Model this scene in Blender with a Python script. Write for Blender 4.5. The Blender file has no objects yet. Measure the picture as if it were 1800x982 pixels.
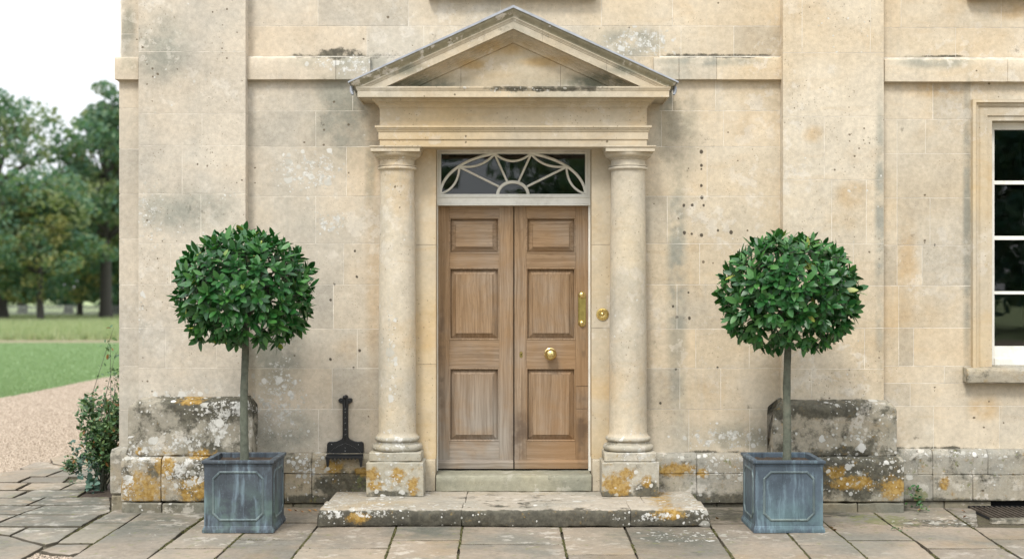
import bpy, bmesh, math, random
import numpy as np
from mathutils import Vector, Matrix, noise as mnoise

random.seed(7)
R = math.radians
PI = math.pi
scene = bpy.context.scene
col = scene.collection

# ------------------------------------------------------------------ camera
F, CX, HY = 2280.0, 900.0, 520.0          # focal length and principal point in photo pixels (1800 wide)
EYE, DIST = 1.64, 10.13                   # eye height, distance to the main wall plane (y = 0)
cam_d = bpy.data.cameras.new('camera')
cam = bpy.data.objects.new('camera', cam_d)
col.objects.link(cam)
cam.location = (0, -DIST, EYE)
cam.rotation_euler = (R(90), 0, 0)
cam_d.sensor_width = 36
cam_d.lens = F / 1800 * 36
cam_d.shift_y = (HY - 491) / 1800
cam_d.clip_end = 2000
cam_d.dof.use_dof = True
cam_d.dof.focus_distance = 9.7
cam_d.dof.aperture_fstop = 1.4
scene.camera = cam

# ------------------------------------------------------------------ world, sun, exposure
SUN_EL, SUN_AZ = 50, -22                  # degrees: height, and angle from the camera's own side towards the left
w = bpy.data.worlds.new('World')
scene.world = w
w.use_nodes = True
wn = w.node_tree
bg = wn.nodes['Background']
sky = wn.nodes.new('ShaderNodeTexSky')
sky.sky_type = 'NISHITA'
sky.sun_disc = False
sky.sun_elevation = R(SUN_EL)
sky.sun_rotation = R(180 + SUN_AZ)
hsv = wn.nodes.new('ShaderNodeHueSaturation')
hsv.inputs['Saturation'].default_value = 0.25
wn.links.new(sky.outputs[0], hsv.inputs['Color'])
mixw = wn.nodes.new('ShaderNodeMix')
mixw.data_type = 'RGBA'
mixw.inputs[0].default_value = 0.86       # mostly an even cloud layer
tc = wn.nodes.new('ShaderNodeTexCoord')
sx_ = wn.nodes.new('ShaderNodeSeparateXYZ')
wn.links.new(tc.outputs['Generated'], sx_.inputs[0])
mrw = wn.nodes.new('ShaderNodeMapRange')
for i_, v_ in enumerate((0.0, 1.0, 0.52, 1.85)): mrw.inputs[1 + i_].default_value = v_
wn.links.new(sx_.outputs[2], mrw.inputs[0])
cl_ = wn.nodes.new('ShaderNodeVectorMath'); cl_.operation = 'SCALE'
cl_.inputs[0].default_value = (8.45, 8.75, 9.15)
wn.links.new(mrw.outputs[0], cl_.inputs['Scale'])
wn.links.new(cl_.outputs[0], mixw.inputs[7])
wn.links.new(hsv.outputs[0], mixw.inputs[6])
wn.links.new(mixw.outputs[2], bg.inputs['Color'])
bg.inputs['Strength'].default_value = 0.12

sun_d = bpy.data.lights.new('sun', 'SUN')
sun_d.energy = 1.5
sun_d.angle = R(14)
sun_d.color = (1.0, 0.95, 0.87)
sun = bpy.data.objects.new('sun', sun_d)
col.objects.link(sun)
az = R(SUN_AZ)
sdir = Vector((math.sin(az) * math.cos(R(SUN_EL)), -math.cos(az) * math.cos(R(SUN_EL)), math.sin(R(SUN_EL))))
sun.rotation_euler = sdir.to_track_quat('Z', 'Y').to_euler()

scene.view_settings.view_transform = 'Standard'
scene.view_settings.look = 'None'
scene.view_settings.exposure = 0.73
scene.view_settings.gamma = 1
scene.cycles.max_bounces = 8
scene.cycles.transparent_max_bounces = 8

# ------------------------------------------------------------------ measuring helpers (real positions from distances)
def X(px, y=0.0): return (px - CX) * (DIST + y) / F
def Z(py, y=0.0): return EYE + (HY - py) * (DIST + y) / F
def G(px, py, z=0.0):
    d = (EYE - z) * F / (py - HY)
    return ((px - CX) * d / F, d - DIST)

# ------------------------------------------------------------------ object helpers
WL = {}
def tag(o, label=None, cat=None, group=None, kind=None):
    if label: o['label'] = label
    if cat: o['category'] = cat
    if group: o['group'] = group
    if kind: o['kind'] = kind
    return o

def empty(name, loc=(0, 0, 0)):
    o = bpy.data.objects.new(name, None)
    o.empty_display_size = .2
    col.objects.link(o)
    o.location = loc
    WL[o.name] = Vector(loc)
    return o

def link(name, me, parent=None, origin=None, shift=True):
    """me holds world coordinates; origin = where the object's own origin goes"""
    pw = WL[parent.name] if parent else Vector((0, 0, 0))
    og = Vector(origin) if origin is not None else pw
    if shift and og.length > 1e-9: me.transform(Matrix.Translation(-og))
    o = bpy.data.objects.new(name, me)
    col.objects.link(o)
    if parent: o.parent = parent
    o.location = og - pw
    WL[o.name] = og
    return o

class MB:
    def __init__(s): s.v, s.f, s.sm = [], [], []
    def add(s, vs, fs, smooth=False):
        n = len(s.v)
        s.v += [tuple(p) for p in vs]
        s.f += [tuple(i + n for i in f) for f in fs]
        s.sm += [smooth] * len(fs)
        return s
    def box(s, x0, x1, y0, y1, z0, z1):
        vs = [(x, y, z) for x in (x0, x1) for y in (y0, y1) for z in (z0, z1)]
        return s.add(vs, [(0, 1, 3, 2), (4, 6, 7, 5), (0, 4, 5, 1), (2, 3, 7, 6), (0, 2, 6, 4), (1, 5, 7, 3)])
    def lathe(s, cx, cy, prof, seg=40, axis='z', close=True):
        """prof: (radius, height) list; axis z up or y (towards the camera = -y)"""
        vs = []
        for r, h in prof:
            for k in range(seg):
                a = 2 * PI * k / seg
                if axis == 'z': vs.append((cx + r * math.cos(a), cy[0] + r * math.sin(a), cy[1] + h))
                else: vs.append((cx + r * math.cos(a), cy[0] - h, cy[1] + r * math.sin(a)))
        fs = []
        for i in range(len(prof) - 1):
            for k in range(seg):
                k2 = (k + 1) % seg
                fs.append((i * seg + k, i * seg + k2, (i + 1) * seg + k2, (i + 1) * seg + k))
        s.add(vs, fs, True)
        if close:
            n = len(s.v) - len(vs)
            s.f.append(tuple(n + k for k in range(seg))[::-1]); s.sm.append(False)
            m = n + (len(prof) - 1) * seg
            s.f.append(tuple(m + k for k in range(seg))); s.sm.append(False)
        return s
    def tube(s, pts, rad, seg=8, smooth=True):
        pts = [Vector(p) for p in pts]
        if not isinstance(rad, (list, tuple)): rad = [rad] * len(pts)
        rings = []
        up = Vector((0.13, 0.21, 1)).normalized()
        for i, p in enumerate(pts):
            t = (pts[min(i + 1, len(pts) - 1)] - pts[max(i - 1, 0)]).normalized()
            a = t.cross(up)
            if a.length < .05: a = t.cross(Vector((1, 0, 0)))
            a.normalize(); b = t.cross(a)
            rings.append([p + (a * math.cos(2 * PI * k / seg) + b * math.sin(2 * PI * k / seg)) * rad[i] for k in range(seg)])
        vs = [v for r in rings for v in r]
        fs = []
        for i in range(len(pts) - 1):
            for k in range(seg):
                k2 = (k + 1) % seg
                fs.append((i * seg + k, i * seg + k2, (i + 1) * seg + k2, (i + 1) * seg + k))
        fs.append(tuple(range(seg))[::-1]); fs.append(tuple((len(pts) - 1) * seg + k for k in range(seg)))
        return s.add(vs, fs, smooth)
    def ring(s, loop, closed=True):
        return s
    def mesh(s, name, mat, recalc=True):
        me = bpy.data.meshes.new(name)
        me.from_pydata(s.v, [], s.f)
        for p, q in zip(me.polygons, s.sm): p.use_smooth = q
        if mat: me.materials.append(mat)
        if any(s.sm): me.set_sharp_from_angle(angle=R(36))
        if recalc:
            bm = bmesh.new(); bm.from_mesh(me)
            bmesh.ops.recalc_face_normals(bm, faces=bm.faces)
            bm.to_mesh(me); bm.free()
        me.update()
        return me
    def build(s, name, mat, parent=None, origin=None, recalc=True):
        return link(name, s.mesh(name, mat, recalc), parent, origin)

def sweep(path, prof_pts, closed_prof=True, caps=True):
    """path: list of functions mapping a profile point to a 3-D point"""
    mb = MB()
    n = len(prof_pts)
    vs = [fn(p) for fn in path for p in prof_pts]
    fs = []
    for i in range(len(path) - 1):
        for k in range(n if closed_prof else n - 1):
            k2 = (k + 1) % n
            fs.append((i * n + k, i * n + k2, (i + 1) * n + k2, (i + 1) * n + k))
    if caps:
        fs.append(tuple(range(n))[::-1]); fs.append(tuple((len(path) - 1) * n + k for k in range(n)))
    return mb.add(vs, fs)

def block_mesh(name, x0, x1, z0, z1, yf, mat, depth=.11, bev=.0008, gap=.0019, tilt=.0004):
    x0 += gap; x1 -= gap; z0 += gap; z1 -= gap
    def ring(ins, y, t=0): return [(x0 + ins, y + random.uniform(-t, t), z0 + ins), (x1 - ins, y + random.uniform(-t, t), z0 + ins),
                              (x1 - ins, y + random.uniform(-t, t), z1 - ins), (x0 + ins, y + random.uniform(-t, t), z1 - ins)]
    vs = ring(bev, yf, tilt) + ring(0, yf + bev) + ring(0, yf + depth)
    fs = [(0, 1, 2, 3)]
    for r in (0, 1):
        for k in range(4):
            k2 = (k + 1) % 4
            fs.append((r * 4 + k, r * 4 + 4 + k, r * 4 + 4 + k2, r * 4 + k2))
    mb = MB().add(vs, fs)
    return mb.mesh(name, mat)

def stone_bar(prof, x0, x1, r=.008, amp=.003, step=.035, seed=0, fine=22.0, axis='x'):
    """a worn stone: closed (y, z) outline carried from x0 to x1, ends rounded, surface uneven"""
    pts = []
    m = len(prof)
    for i in range(m):
        a, b = Vector(prof[i]), Vector(prof[(i + 1) % m])
        L = (b - a).length
        if L < 1e-6: continue
        n = max(1, int(L / step))
        rr = min(r, L * .3)
        pts.append(a + (b - a) * (rr / L))
        for k in range(1, n): pts.append(a + (b - a) * (k / n))
        pts.append(b - (b - a) * (rr / L))
    cx = sum(p.x for p in pts) / len(pts); cy = sum(p.y for p in pts) / len(pts)
    nx = max(2, int((x1 - x0) / step))
    xs = [(x0, r), (x0 + r * .35, r * .3), (x0 + r * 1.2, 0)] + [(x0 + (x1 - x0) * k / nx, 0) for k in range(1, nx) if (x1 - x0) * k / nx > r * 1.6 and (x1 - x0) * (nx - k) / nx > r * 1.6] + [(x1 - r * 1.2, 0), (x1 - r * .35, r * .3), (x1, r)]
    vs = []
    n = len(pts)
    for x, ins in xs:
        for p in pts:
            d = Vector((cx - p.x, cy - p.y))
            q = Vector((p.x, p.y))
            q.x += max(-1, min(1, d.x / .03)) * ins; q.y += max(-1, min(1, d.y / .03)) * ins
            c = Vector((x * fine * .35 + seed, q.x * fine * .35, q.y * fine * .35))
            nv = mnoise.noise_vector(c) * amp * 1.3 + mnoise.noise_vector(c * 3.1) * amp * .6
            vs.append((x + nv.x * .6, q.x + nv.y, q.y + nv.z))
    fs = []
    for i in range(len(xs) - 1):
        for k in range(n):
            k2 = (k + 1) % n
            fs.append((i * n + k, i * n + k2, (i + 1) * n + k2, (i + 1) * n + k))
    mb = MB().add(vs, fs, True)
    b = len(xs) - 1
    mb.f.append(tuple(range(n))[::-1]); mb.sm.append(False)
    mb.f.append(tuple(b * n + k for k in range(n))); mb.sm.append(False)
    return mb

# ------------------------------------------------------------------ node helpers
class NT:
    def __init__(s, name):
        s.m = bpy.data.materials.new(name)
        s.m.use_nodes = True
        s.t = s.m.node_tree
        s.b = s.t.nodes['Principled BSDF']
        s._p = None
    def n(s, t): return s.t.nodes.new(t)
    def put(s, sock, v):
        if hasattr(v, 'is_output'): s.t.links.new(v, sock)
        elif isinstance(v, (tuple, list)):
            if len(v) == 3 and len(sock.default_value) == 4: v = (*v, 1)
            sock.default_value = v
        else: sock.default_value = v
    @property
    def P(s):
        if s._p is None: s._p = s.n('ShaderNodeNewGeometry').outputs['Position']
        return s._p
    def vm(s, op, a, b=None):
        q = s.n('ShaderNodeVectorMath'); q.operation = op
        s.put(q.inputs[0], a)
        if b is not None: s.put(q.inputs[1], b)
        return q.outputs['Value'] if op in ('LENGTH', 'DOT_PRODUCT') else q.outputs[0]
    def ma(s, op, a, b=None, c=None, clamp=False):
        q = s.n('ShaderNodeMath'); q.operation = op; q.use_clamp = clamp
        s.put(q.inputs[0], a)
        if b is not None: s.put(q.inputs[1], b)
        if c is not None: s.put(q.inputs[2], c)
        return q.outputs[0]
    def noise(s, scale, detail=3, rough=.55, vec=None, dist=0.0, w=None):
        q = s.n('ShaderNodeTexNoise')
        q.inputs['Scale'].default_value = scale; q.inputs['Detail'].default_value = detail
        q.inputs['Roughness'].default_value = rough; q.inputs['Distortion'].default_value = dist
        v = vec if vec is not None else s.P
        if w is not None: v = s.vm('ADD', v, (w, w * 1.7, w * .6))
        s.put(q.inputs['Vector'], v)
        return q.outputs['Fac']
    def noisec(s, scale, detail=2, vec=None):
        q = s.n('ShaderNodeTexNoise')
        q.inputs['Scale'].default_value = scale; q.inputs['Detail'].default_value = detail
        s.put(q.inputs['Vector'], vec if vec is not None else s.P)
        return q.outputs['Color']
    def vor(s, scale, vec=None, rnd=1.0):
        q = s.n('ShaderNodeTexVoronoi')
        q.inputs['Scale'].default_value = scale; q.inputs['Randomness'].default_value = rnd
        s.put(q.inputs['Vector'], vec if vec is not None else s.P)
        return q.outputs['Distance'], q.outputs['Color']
    def mr(s, v, a, b, c=0.0, d=1.0, smooth=True):
        q = s.n('ShaderNodeMapRange')
        q.interpolation_type = 'SMOOTHSTEP' if smooth else 'LINEAR'
        s.put(q.inputs[0], v)
        for i, k in enumerate((a, b, c, d)): s.put(q.inputs[1 + i], k)
        return q.outputs[0]
    def mix(s, f, a, b, mode='MIX'):
        q = s.n('ShaderNodeMix'); q.data_type = 'RGBA'; q.blend_type = mode
        s.put(q.inputs[0], f); s.put(q.inputs[6], a); s.put(q.inputs[7], b)
        return q.outputs[2]
    def xyz(s, v=None):
        q = s.n('ShaderNodeSeparateXYZ'); s.put(q.inputs[0], v if v is not None else s.P)
        return q.outputs
    def rnd(s):
        o = s.n('ShaderNodeObjectInfo').outputs['Random']
        return o
    def bump(s, h, strength=.4, dist=.01):
        q = s.n('ShaderNodeBump'); q.inputs['Strength'].default_value = strength; q.inputs['Distance'].default_value = dist
        s.put(q.inputs['Height'], h)
        s.put(s.b.inputs['Normal'], q.outputs[0])
    def region(s, blobs, plane='xz'):
        """soft 0..1 field made of a few ellipses: (a, b, ra, rb)"""
        out = None
        for (a, b, ra, rb) in blobs:
            if plane == 'xz': c, k = (a, 0, b), (1 / ra, 0, 1 / rb)
            else: c, k = (a, b, 0), (1 / ra, 1 / rb, 0)
            d = s.vm('LENGTH', s.vm('MULTIPLY', s.vm('SUBTRACT', s.P, c), k))
            v = s.mr(d, 1.35, 0.35)
            out = v if out is None else s.ma('MAXIMUM', out, v)
        return out
    def done(s, color=None, rough=None, spec=None, metal=None):
        if color is not None: s.put(s.b.inputs['Base Color'], color)
        if rough is not None: s.put(s.b.inputs['Roughness'], rough)
        if spec is not None: s.put(s.b.inputs['Specular IOR Level'], spec)
        if metal is not None: s.put(s.b.inputs['Metallic'], metal)
        return s.m

def stone(name, A, B, tan=(.40, .27, .13), grey=(.33, .31, .27), grey_amt=.5, tan_amt=.5, pale_amt=.4, pits=.08, var=.10,
          white=None, wbase=-.6, orange=None, obase=-1.0, dark=None, dbase=-1.0, spots=0.0, moss=None,
          plane='xz', bump=.5, grain=.10, xgrey=False, tansp=None, greysp=None, runs=False, front_dark=0, speck=.5, holes=None):
    s = NT(name)
    n_big = s.noise(.9, 3, .55)
    n_mid = s.noise(4.5, 4, .6, w=3.1)
    c = s.mix(s.mr(n_big, .35, .65), A, B)
    rn = s.rnd()
    # bedding bands in the stone, tilted a little from block to block
    vb = s.vm('MULTIPLY', s.P, (1.2, 1.2, 9.0))
    bed = s.noise(1.6, 4, .6, vec=s.vm('ADD', vb, s.vm('MULTIPLY', s.noisec(1.3, 2), (1.5, 1.5, 3.0))))
    c = s.mix(s.mr(bed, .52, .72, 0, tan_amt * .55), c, tan)
    tanm = s.mr(s.noise(1.7, 5, .62, w=9.0), .52, .70, 0, tan_amt)
    c = s.mix(tanm, c, tan)
    if tansp:
        rg = s.region(tansp, plane)
        c = s.mix(s.ma('MULTIPLY', rg, s.mr(s.noise(6, 4, .6, w=2.2), .3, .6, .25, .8)), c, tan)
    gm = s.mr(s.noise(1.3, 5, .62, w=5.0), .42, .66, 0, grey_amt)
    if xgrey:                                   # the corner of the house has weathered greyer than the right-hand wall
        x, y, z = s.xyz()
        gm = s.ma('MULTIPLY', gm, s.mr(x, -1.0, 2.2, 1.25, .35, smooth=False))
        gm = s.ma('ADD', gm, s.mr(s.ma('ADD', x, s.ma('MULTIPLY', n_mid, 1.5)), -.2, -2.6, 0, .16))
    if xgrey: c = s.mix(s.mr(s.ma('ADD', s.xyz()[0], s.ma('MULTIPLY', n_big, 1.2)), .9, -1.4, 0, .55), c, (.50, .452, .385))
    c = s.mix(s.ma('MINIMUM', gm, .9), c, grey)
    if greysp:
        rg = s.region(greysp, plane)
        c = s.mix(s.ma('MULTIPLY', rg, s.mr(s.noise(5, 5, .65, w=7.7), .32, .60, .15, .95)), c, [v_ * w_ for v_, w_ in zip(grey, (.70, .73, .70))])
    if runs:
        vr = s.vm('MULTIPLY', s.P, (9.0, 9.0, .7))
        rm = s.mr(s.noise(1.0, 4, .6, vec=vr), .56, .74, 0, .35)
        c = s.mix(rm, c, grey)
    # pale cloudy bloom
    pm = s.ma('MULTIPLY', s.mr(s.noise(9, 6, .65, w=1.4), .54, .60), s.mr(s.noise(1.1, 3, .5, w=14), .45, .6, 0, pale_amt))
    c = s.mix(pm, c, (.60, .56, .49))
    if var > .08:                               # some blocks warmer, some cooler
        c = s.mix(s.mr(rn, .55, 1.0, 0, .20, smooth=False), c, tan)
        c = s.mix(s.mr(rn, .40, .0, 0, .20, smooth=False), c, grey)
    # block to block and grain
    v = s.ma('ADD', s.mr(rn, 0, 1, 1 - var, 1 + var * .7, smooth=False), s.mr(s.noise(28, 5, .65, w=.7), .3, .7, -grain, grain, smooth=False))
    v = s.ma('ADD', v, s.mr(n_mid, .3, .7, -.07, .07, smooth=False))
    fine = s.noise(170, 3, .7)
    v = s.ma('ADD', v, s.mr(fine, .3, .7, -grain * .8, grain * .8, smooth=False))
    c = s.mix(1.0, c, s.comb(v), 'MULTIPLY')
    # pits
    wv = s.vm('ADD', s.P, s.vm('MULTIPLY', s.noisec(30, 2), (.012, .012, .012)))
    pitm = None
    if pits > 0:
        d, cc = s.vor(26, wv)
        r_, g_, b_ = s.xyz(cc)
        area = s.mr(s.noise(2.2, 3, .6, w=21), .45, .62)
        th = s.ma('MULTIPLY', s.mr(r_, 1 - pits, 1, 0, .30, smooth=False), s.ma('ADD', area, .15))
        pitm = s.mr(s.ma('SUBTRACT', d, th), .0, -.06)
        c = s.mix(s.ma('MULTIPLY', pitm, .8), c, (.10, .075, .045))
    if speck > 0:
        d, cc = s.vor(75, wv)
        r_, g_, b_ = s.xyz(cc)
        area2 = s.mr(s.noise(3.0, 4, .6, w=27), .44, .64, .03, .42 * speck)
        sel = s.mr(s.ma('ADD', r_, area2), 1.0, 1.05)
        c = s.mix(s.ma('MULTIPLY', s.ma('MULTIPLY', s.mr(s.ma('SUBTRACT', d, s.ma('MULTIPLY', g_, .42)), .02, -.08), sel), .62), c, (.17, .135, .09))
    if holes:
        hm = None
        for (a_, b_, r1, r2) in holes:
            d = s.vm('LENGTH', s.vm('MULTIPLY', s.vm('SUBTRACT', wv, (a_ + .006, 0, b_ + .006)), (1 / r1, 0, 1 / r2)))
            hm = d if hm is None else s.ma('MINIMUM', hm, d)
        hm = s.mr(hm, 1.15, .75)
        c = s.mix(s.ma('MULTIPLY', hm, .9), c, (.045, .035, .025))
    n_edge = s.noise(17, 8, .74, w=4.4)
    n_edge2 = s.noise(8, 7, .70, w=12.4)
    def masked(reg, base, gain, noise_, soft=.025, t=.5, extra=None):
        amp = s.ma('MULTIPLY_ADD', noise_, 2.3, -.65)
        f = s.ma('ADD', amp, base) if reg is None else s.ma('ADD', amp, s.ma('MULTIPLY_ADD', reg, gain, base))
        if extra is not None: f = s.ma('ADD', f, extra)
        return s.mr(f, t - soft, t + soft)
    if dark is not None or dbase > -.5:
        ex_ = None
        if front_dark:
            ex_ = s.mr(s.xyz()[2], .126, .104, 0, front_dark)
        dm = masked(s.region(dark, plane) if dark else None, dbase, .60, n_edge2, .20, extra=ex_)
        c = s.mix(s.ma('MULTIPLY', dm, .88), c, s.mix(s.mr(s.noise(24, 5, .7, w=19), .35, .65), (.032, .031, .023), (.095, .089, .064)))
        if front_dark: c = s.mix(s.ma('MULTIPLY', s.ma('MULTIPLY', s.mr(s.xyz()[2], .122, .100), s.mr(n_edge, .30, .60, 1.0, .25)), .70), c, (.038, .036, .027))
    if moss:
        mm = masked(s.region(moss, plane), -.30, .40, s.noise(14, 6, .7, w=8), .06)
        c = s.mix(s.ma('MULTIPLY', mm, .7), c, (.15, .16, .065))
    lich = None
    if orange is not None or obase > -.5:
        om = masked(s.region(orange, plane) if orange else None, obase, .58, s.noise(18, 9, .80, w=31), .22)
        oc = s.mix(s.mr(s.noise(40, 4, .6), .35, .65), (.25, .140, .022), (.40, .265, .085))
        c = s.mix(s.ma('MULTIPLY', om, .92), c, oc)
        lich = om
    if white is not None or wbase > -.5:
        wm = masked(s.region(white, plane) if white else None, wbase - .30, .52, n_edge, .04)
        wc = s.mix(s.mr(s.noise(45, 4, .6, w=3), .35, .65), (.42, .41, .37), (.62, .61, .57))
        c = s.mix(s.ma('MULTIPLY', wm, .93), c, wc)
        lich = wm if lich is None else s.ma('MAXIMUM', lich, wm)
    if spots > 0:
        wv2 = s.vm('ADD', s.P, s.vm('MULTIPLY', s.noisec(14, 3), (.035, .035, .035)))
        reg_ = s.region(white, plane) if white else None
        patch = s.mr(s.noise(2.1, 3, .55, w=17), .40, .62, .25, 1.5)
        for sc, kb, kr in ((10, .45, .55), (21, .8, .60), (46, 1.0, .35)):
            d, cc = s.vor(sc, wv2)
            r_, g_, b_ = s.xyz(cc)
            dens_ = s.ma('MULTIPLY', patch, spots * kb)
            if reg_ is not None: dens_ = s.ma('MULTIPLY_ADD', reg_, kr, dens_)
            sel = s.mr(s.ma('ADD', r_, dens_), 1.0, 1.06)
            th = s.ma('MULTIPLY', sel, s.mr(g_, 0, 1, .16, .44, smooth=False))
            sm_ = s.ma('MULTIPLY', s.mr(s.ma('SUBTRACT', s.ma('ADD', d, s.mr(n_edge, .3, .7, -.10, .10, smooth=False)), th), .0, -.05), sel)
            c = s.mix(s.ma('MULTIPLY', sm_, s.mr(b_, 0, 1, .6, .95)), c, s.mix(b_, (.38, .37, .32), (.60, .59, .55)))
            lich = sm_ if lich is None else s.ma('MAXIMUM', lich, sm_)
    if plane == 'xy':                           # the buried sides of the slabs are caked with earth
        g_ = s.n('ShaderNodeNewGeometry').outputs['Normal']
        c = s.mix(s.mr(s.xyz(g_)[2], .95, .60, 0, .80), c, (.060, .050, .034))
    h = s.ma('MULTIPLY', s.noise(60, 5, .7, w=2), .35)
    h = s.ma('ADD', h, s.ma('MULTIPLY', n_mid, .5))
    h = s.ma('ADD', h, s.ma('MULTIPLY', fine, .12))
    if pitm is not None: h = s.ma('SUBTRACT', h, s.ma('MULTIPLY', pitm, .5))
    if lich is not None: h = s.ma('ADD', h, s.ma('MULTIPLY', lich, .22))
    s.bump(h, bump, .008)
    return s.done(c, .88, .25)

def comb(s, v):
    q = s.n('ShaderNodeCombineColor')
    for i in range(3): s.put(q.inputs[i], v)
    return q.outputs[0]
NT.comb = comb

def wood(name, axis='z', wear=None):
    s = NT(name)
    o = s.rnd()
    shift = s.vm('MULTIPLY', s.comb(o), (37.0, 11.0, 23.0))
    base = s.vm('ADD', s.P, shift)
    k = (60, 30, 1.8) if axis == 'z' else (1.8, 30, 60)
    warp = s.vm('MULTIPLY', s.noisec(1.8, 2, vec=base), (.05, .0, .05))
    v = s.vm('MULTIPLY', s.vm('ADD', base, warp), k)
    g1 = s.noise(1.0, 5, .62, vec=v)
    v2 = s.vm('MULTIPLY', v, (4.0, 4.0, 3.0) if axis == 'z' else (3.0, 4.0, 4.0))
    g2 = s.noise(1.0, 4, .65, vec=v2)
    kr = (7, 9, .8) if axis == 'z' else (.8, 9, 7)
    vr = s.vm('MULTIPLY', s.vm('ADD', base, s.vm('MULTIPLY', warp, (2.0, 0, 2.0))), kr)
    nr = s.noise(1.0, 3, .5, vec=vr)
    rings = s.ma('ABSOLUTE', s.ma('SINE', s.ma('MULTIPLY', nr, 62.0)))
    c = s.mix(s.mr(g1, .30, .70), (.200, .122, .060), (.330, .220, .125))
    c = s.mix(s.mr(rings, .0, .40, .52, 0), c, (.175, .100, .048))
    c = s.mix(s.mr(g2, .46, .66, 0, .62), c, (.130, .082, .045))
    c = s.mix(s.mr(o, 0, 1, .0, .28, smooth=False), c, (.34, .20, .09))
    x, y, z = s.xyz()
    # silvered grey weathering: low on the left leaf, patchy elsewhere
    nz = s.noise(3.2, 5, .6, w=4)
    low = s.mr(z, 1.45, .45)
    left = s.mr(x, .25, -.15, .30, 1.0)
    gm = s.ma('MULTIPLY', s.ma('MULTIPLY', low, left), s.mr(nz, .28, .60, .30, .95))
    gm = s.ma('MAXIMUM', gm, s.mr(s.noise(2.1, 4, .6, w=8), .42, .68, .06, .42))
    c = s.mix(s.ma('MINIMUM', gm, .9), c, s.mix(s.mr(g1, .3, .7), (.20, .172, .140), (.33, .300, .260)))
    # amber and dark water stain low on the right leaf
    am = s.ma('MULTIPLY', s.mr(x, .02, .45), s.mr(z, 1.5, .5))
    c = s.mix(s.ma('MULTIPLY', am, s.mr(nz, .35, .6, .10, .50)), c, (.29, .155, .06))
    dk = s.region([(.07, .52, .09, .22), (.565, .62, .06, .25), (.57, .40, .05, .2), (.57, 1.24, .02, .10), (-.56, 1.1, .03, .5)])
    c = s.mix(s.ma('MULTIPLY', dk, s.mr(s.noise(7, 4, .6), .35, .6, .1, .75)), c, (.085, .055, .035))
    h = s.ma('ADD', s.ma('MULTIPLY', g1, .5), s.ma('MULTIPLY', g2, .5))
    s.bump(h, .45, .003)
    return s.done(c, s.mr(g1, .3, .7, .55, .75), .3)

def lead(name, base, light, green, gs=.5):
    s = NT(name)
    v = s.vm('MULTIPLY', s.P, (20, 20, 1.5))
    st = s.noise(1.2, 5, .62, vec=s.vm('ADD', v, s.vm('MULTIPLY', s.noisec(6, 3), (.8, .8, .8))))
    cl = s.noise(5.5, 5, .6, w=2)
    c = s.mix(s.mr(cl, .35, .65), base, [b * 1.45 for b in base])
    c = s.mix(s.mr(st, .48, .70, 0, .85), c, light)
    c = s.mix(s.mr(s.noise(1.1, 4, .6, vec=s.vm('ADD', v, (5, 3, 1))), .54, .68, 0, .7), c, [b * .45 for b in base])
    x, y, z = s.xyz()
    gr = s.ma('MULTIPLY', s.mr(z, .42, .06), s.mr(s.noise(4.2, 5, .62, w=11), .42, .62, 0, gs))
    c = s.mix(gr, c, green)
    c = s.mix(s.mr(s.noise(90, 3, .6), .55, .75, 0, .25), c, light)
    s.bump(s.ma('ADD', s.noise(40, 4, .6), s.ma('MULTIPLY', cl, 1.5)), .18, .004)
    return s.done(c, s.mr(cl, .3, .7, .45, .65), .4, .15)

def plain(name, color, rough=.6, metal=0.0, spec=.4, nscale=40, namt=.1, bump=.1, dirt=None):
    s = NT(name)
    nn = s.noise(nscale, 4, .6)
    c = s.mix(1.0, color, s.comb(s.mr(nn, .3, .7, 1 - namt, 1 + namt, smooth=False)), 'MULTIPLY')
    if dirt: c = s.mix(s.mr(s.noise(6, 5, .65, w=3), .48, .70, 0, .5), c, dirt)
    if bump: s.bump(nn, bump, .003)
    return s.done(c, rough, spec, metal)

def leafmat(name, dark_c, mid_c, light_c, rough=.38, trans=.12, yellow=None, yamt=.03, clump=None, clump_c=None, spec=.5):
    s = NT(name)
    g = s.n('ShaderNodeNewGeometry')
    r = s.ma('FRACT', s.ma('ADD', s.ma('MULTIPLY', s.rnd(), 7.31), g.outputs['Random Per Island']))
    c = s.mix(s.mr(r, 0, .6, smooth=False), dark_c, mid_c)
    c = s.mix(s.mr(r, .6, 1.0, smooth=False), c, light_c)
    if clump:
        c = s.mix(s.mr(s.noise(clump, 3, .5), .48, .62, 0, .8), c, clump_c)
    if yellow:
        c = s.mix(s.mr(r, 1 - yamt, 1 - yamt * .8), c, yellow)
    c = s.mix(s.mr(s.noise(35, 3, .6), .3, .7, 0, .25), c, dark_c)
    s.put(s.b.inputs['Base Color'], c)
    s.put(s.b.inputs['Roughness'], rough)
    s.put(s.b.inputs['Specular IOR Level'], spec)
    t = s.n('ShaderNodeBsdfTranslucent')
    s.put(t.inputs[0], s.mix(1.0, c, (1.0, 1.25, .5), 'MULTIPLY'))
    mx = s.n('ShaderNodeMixShader'); mx.inputs[0].default_value = trans
    out = s.t.nodes['Material Output']
    s.t.links.new(s.b.outputs[0], mx.inputs[1]); s.t.links.new(t.outputs[0], mx.inputs[2])
    s.t.links.new(mx.outputs[0], out.inputs[0])
    return s.m

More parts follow.
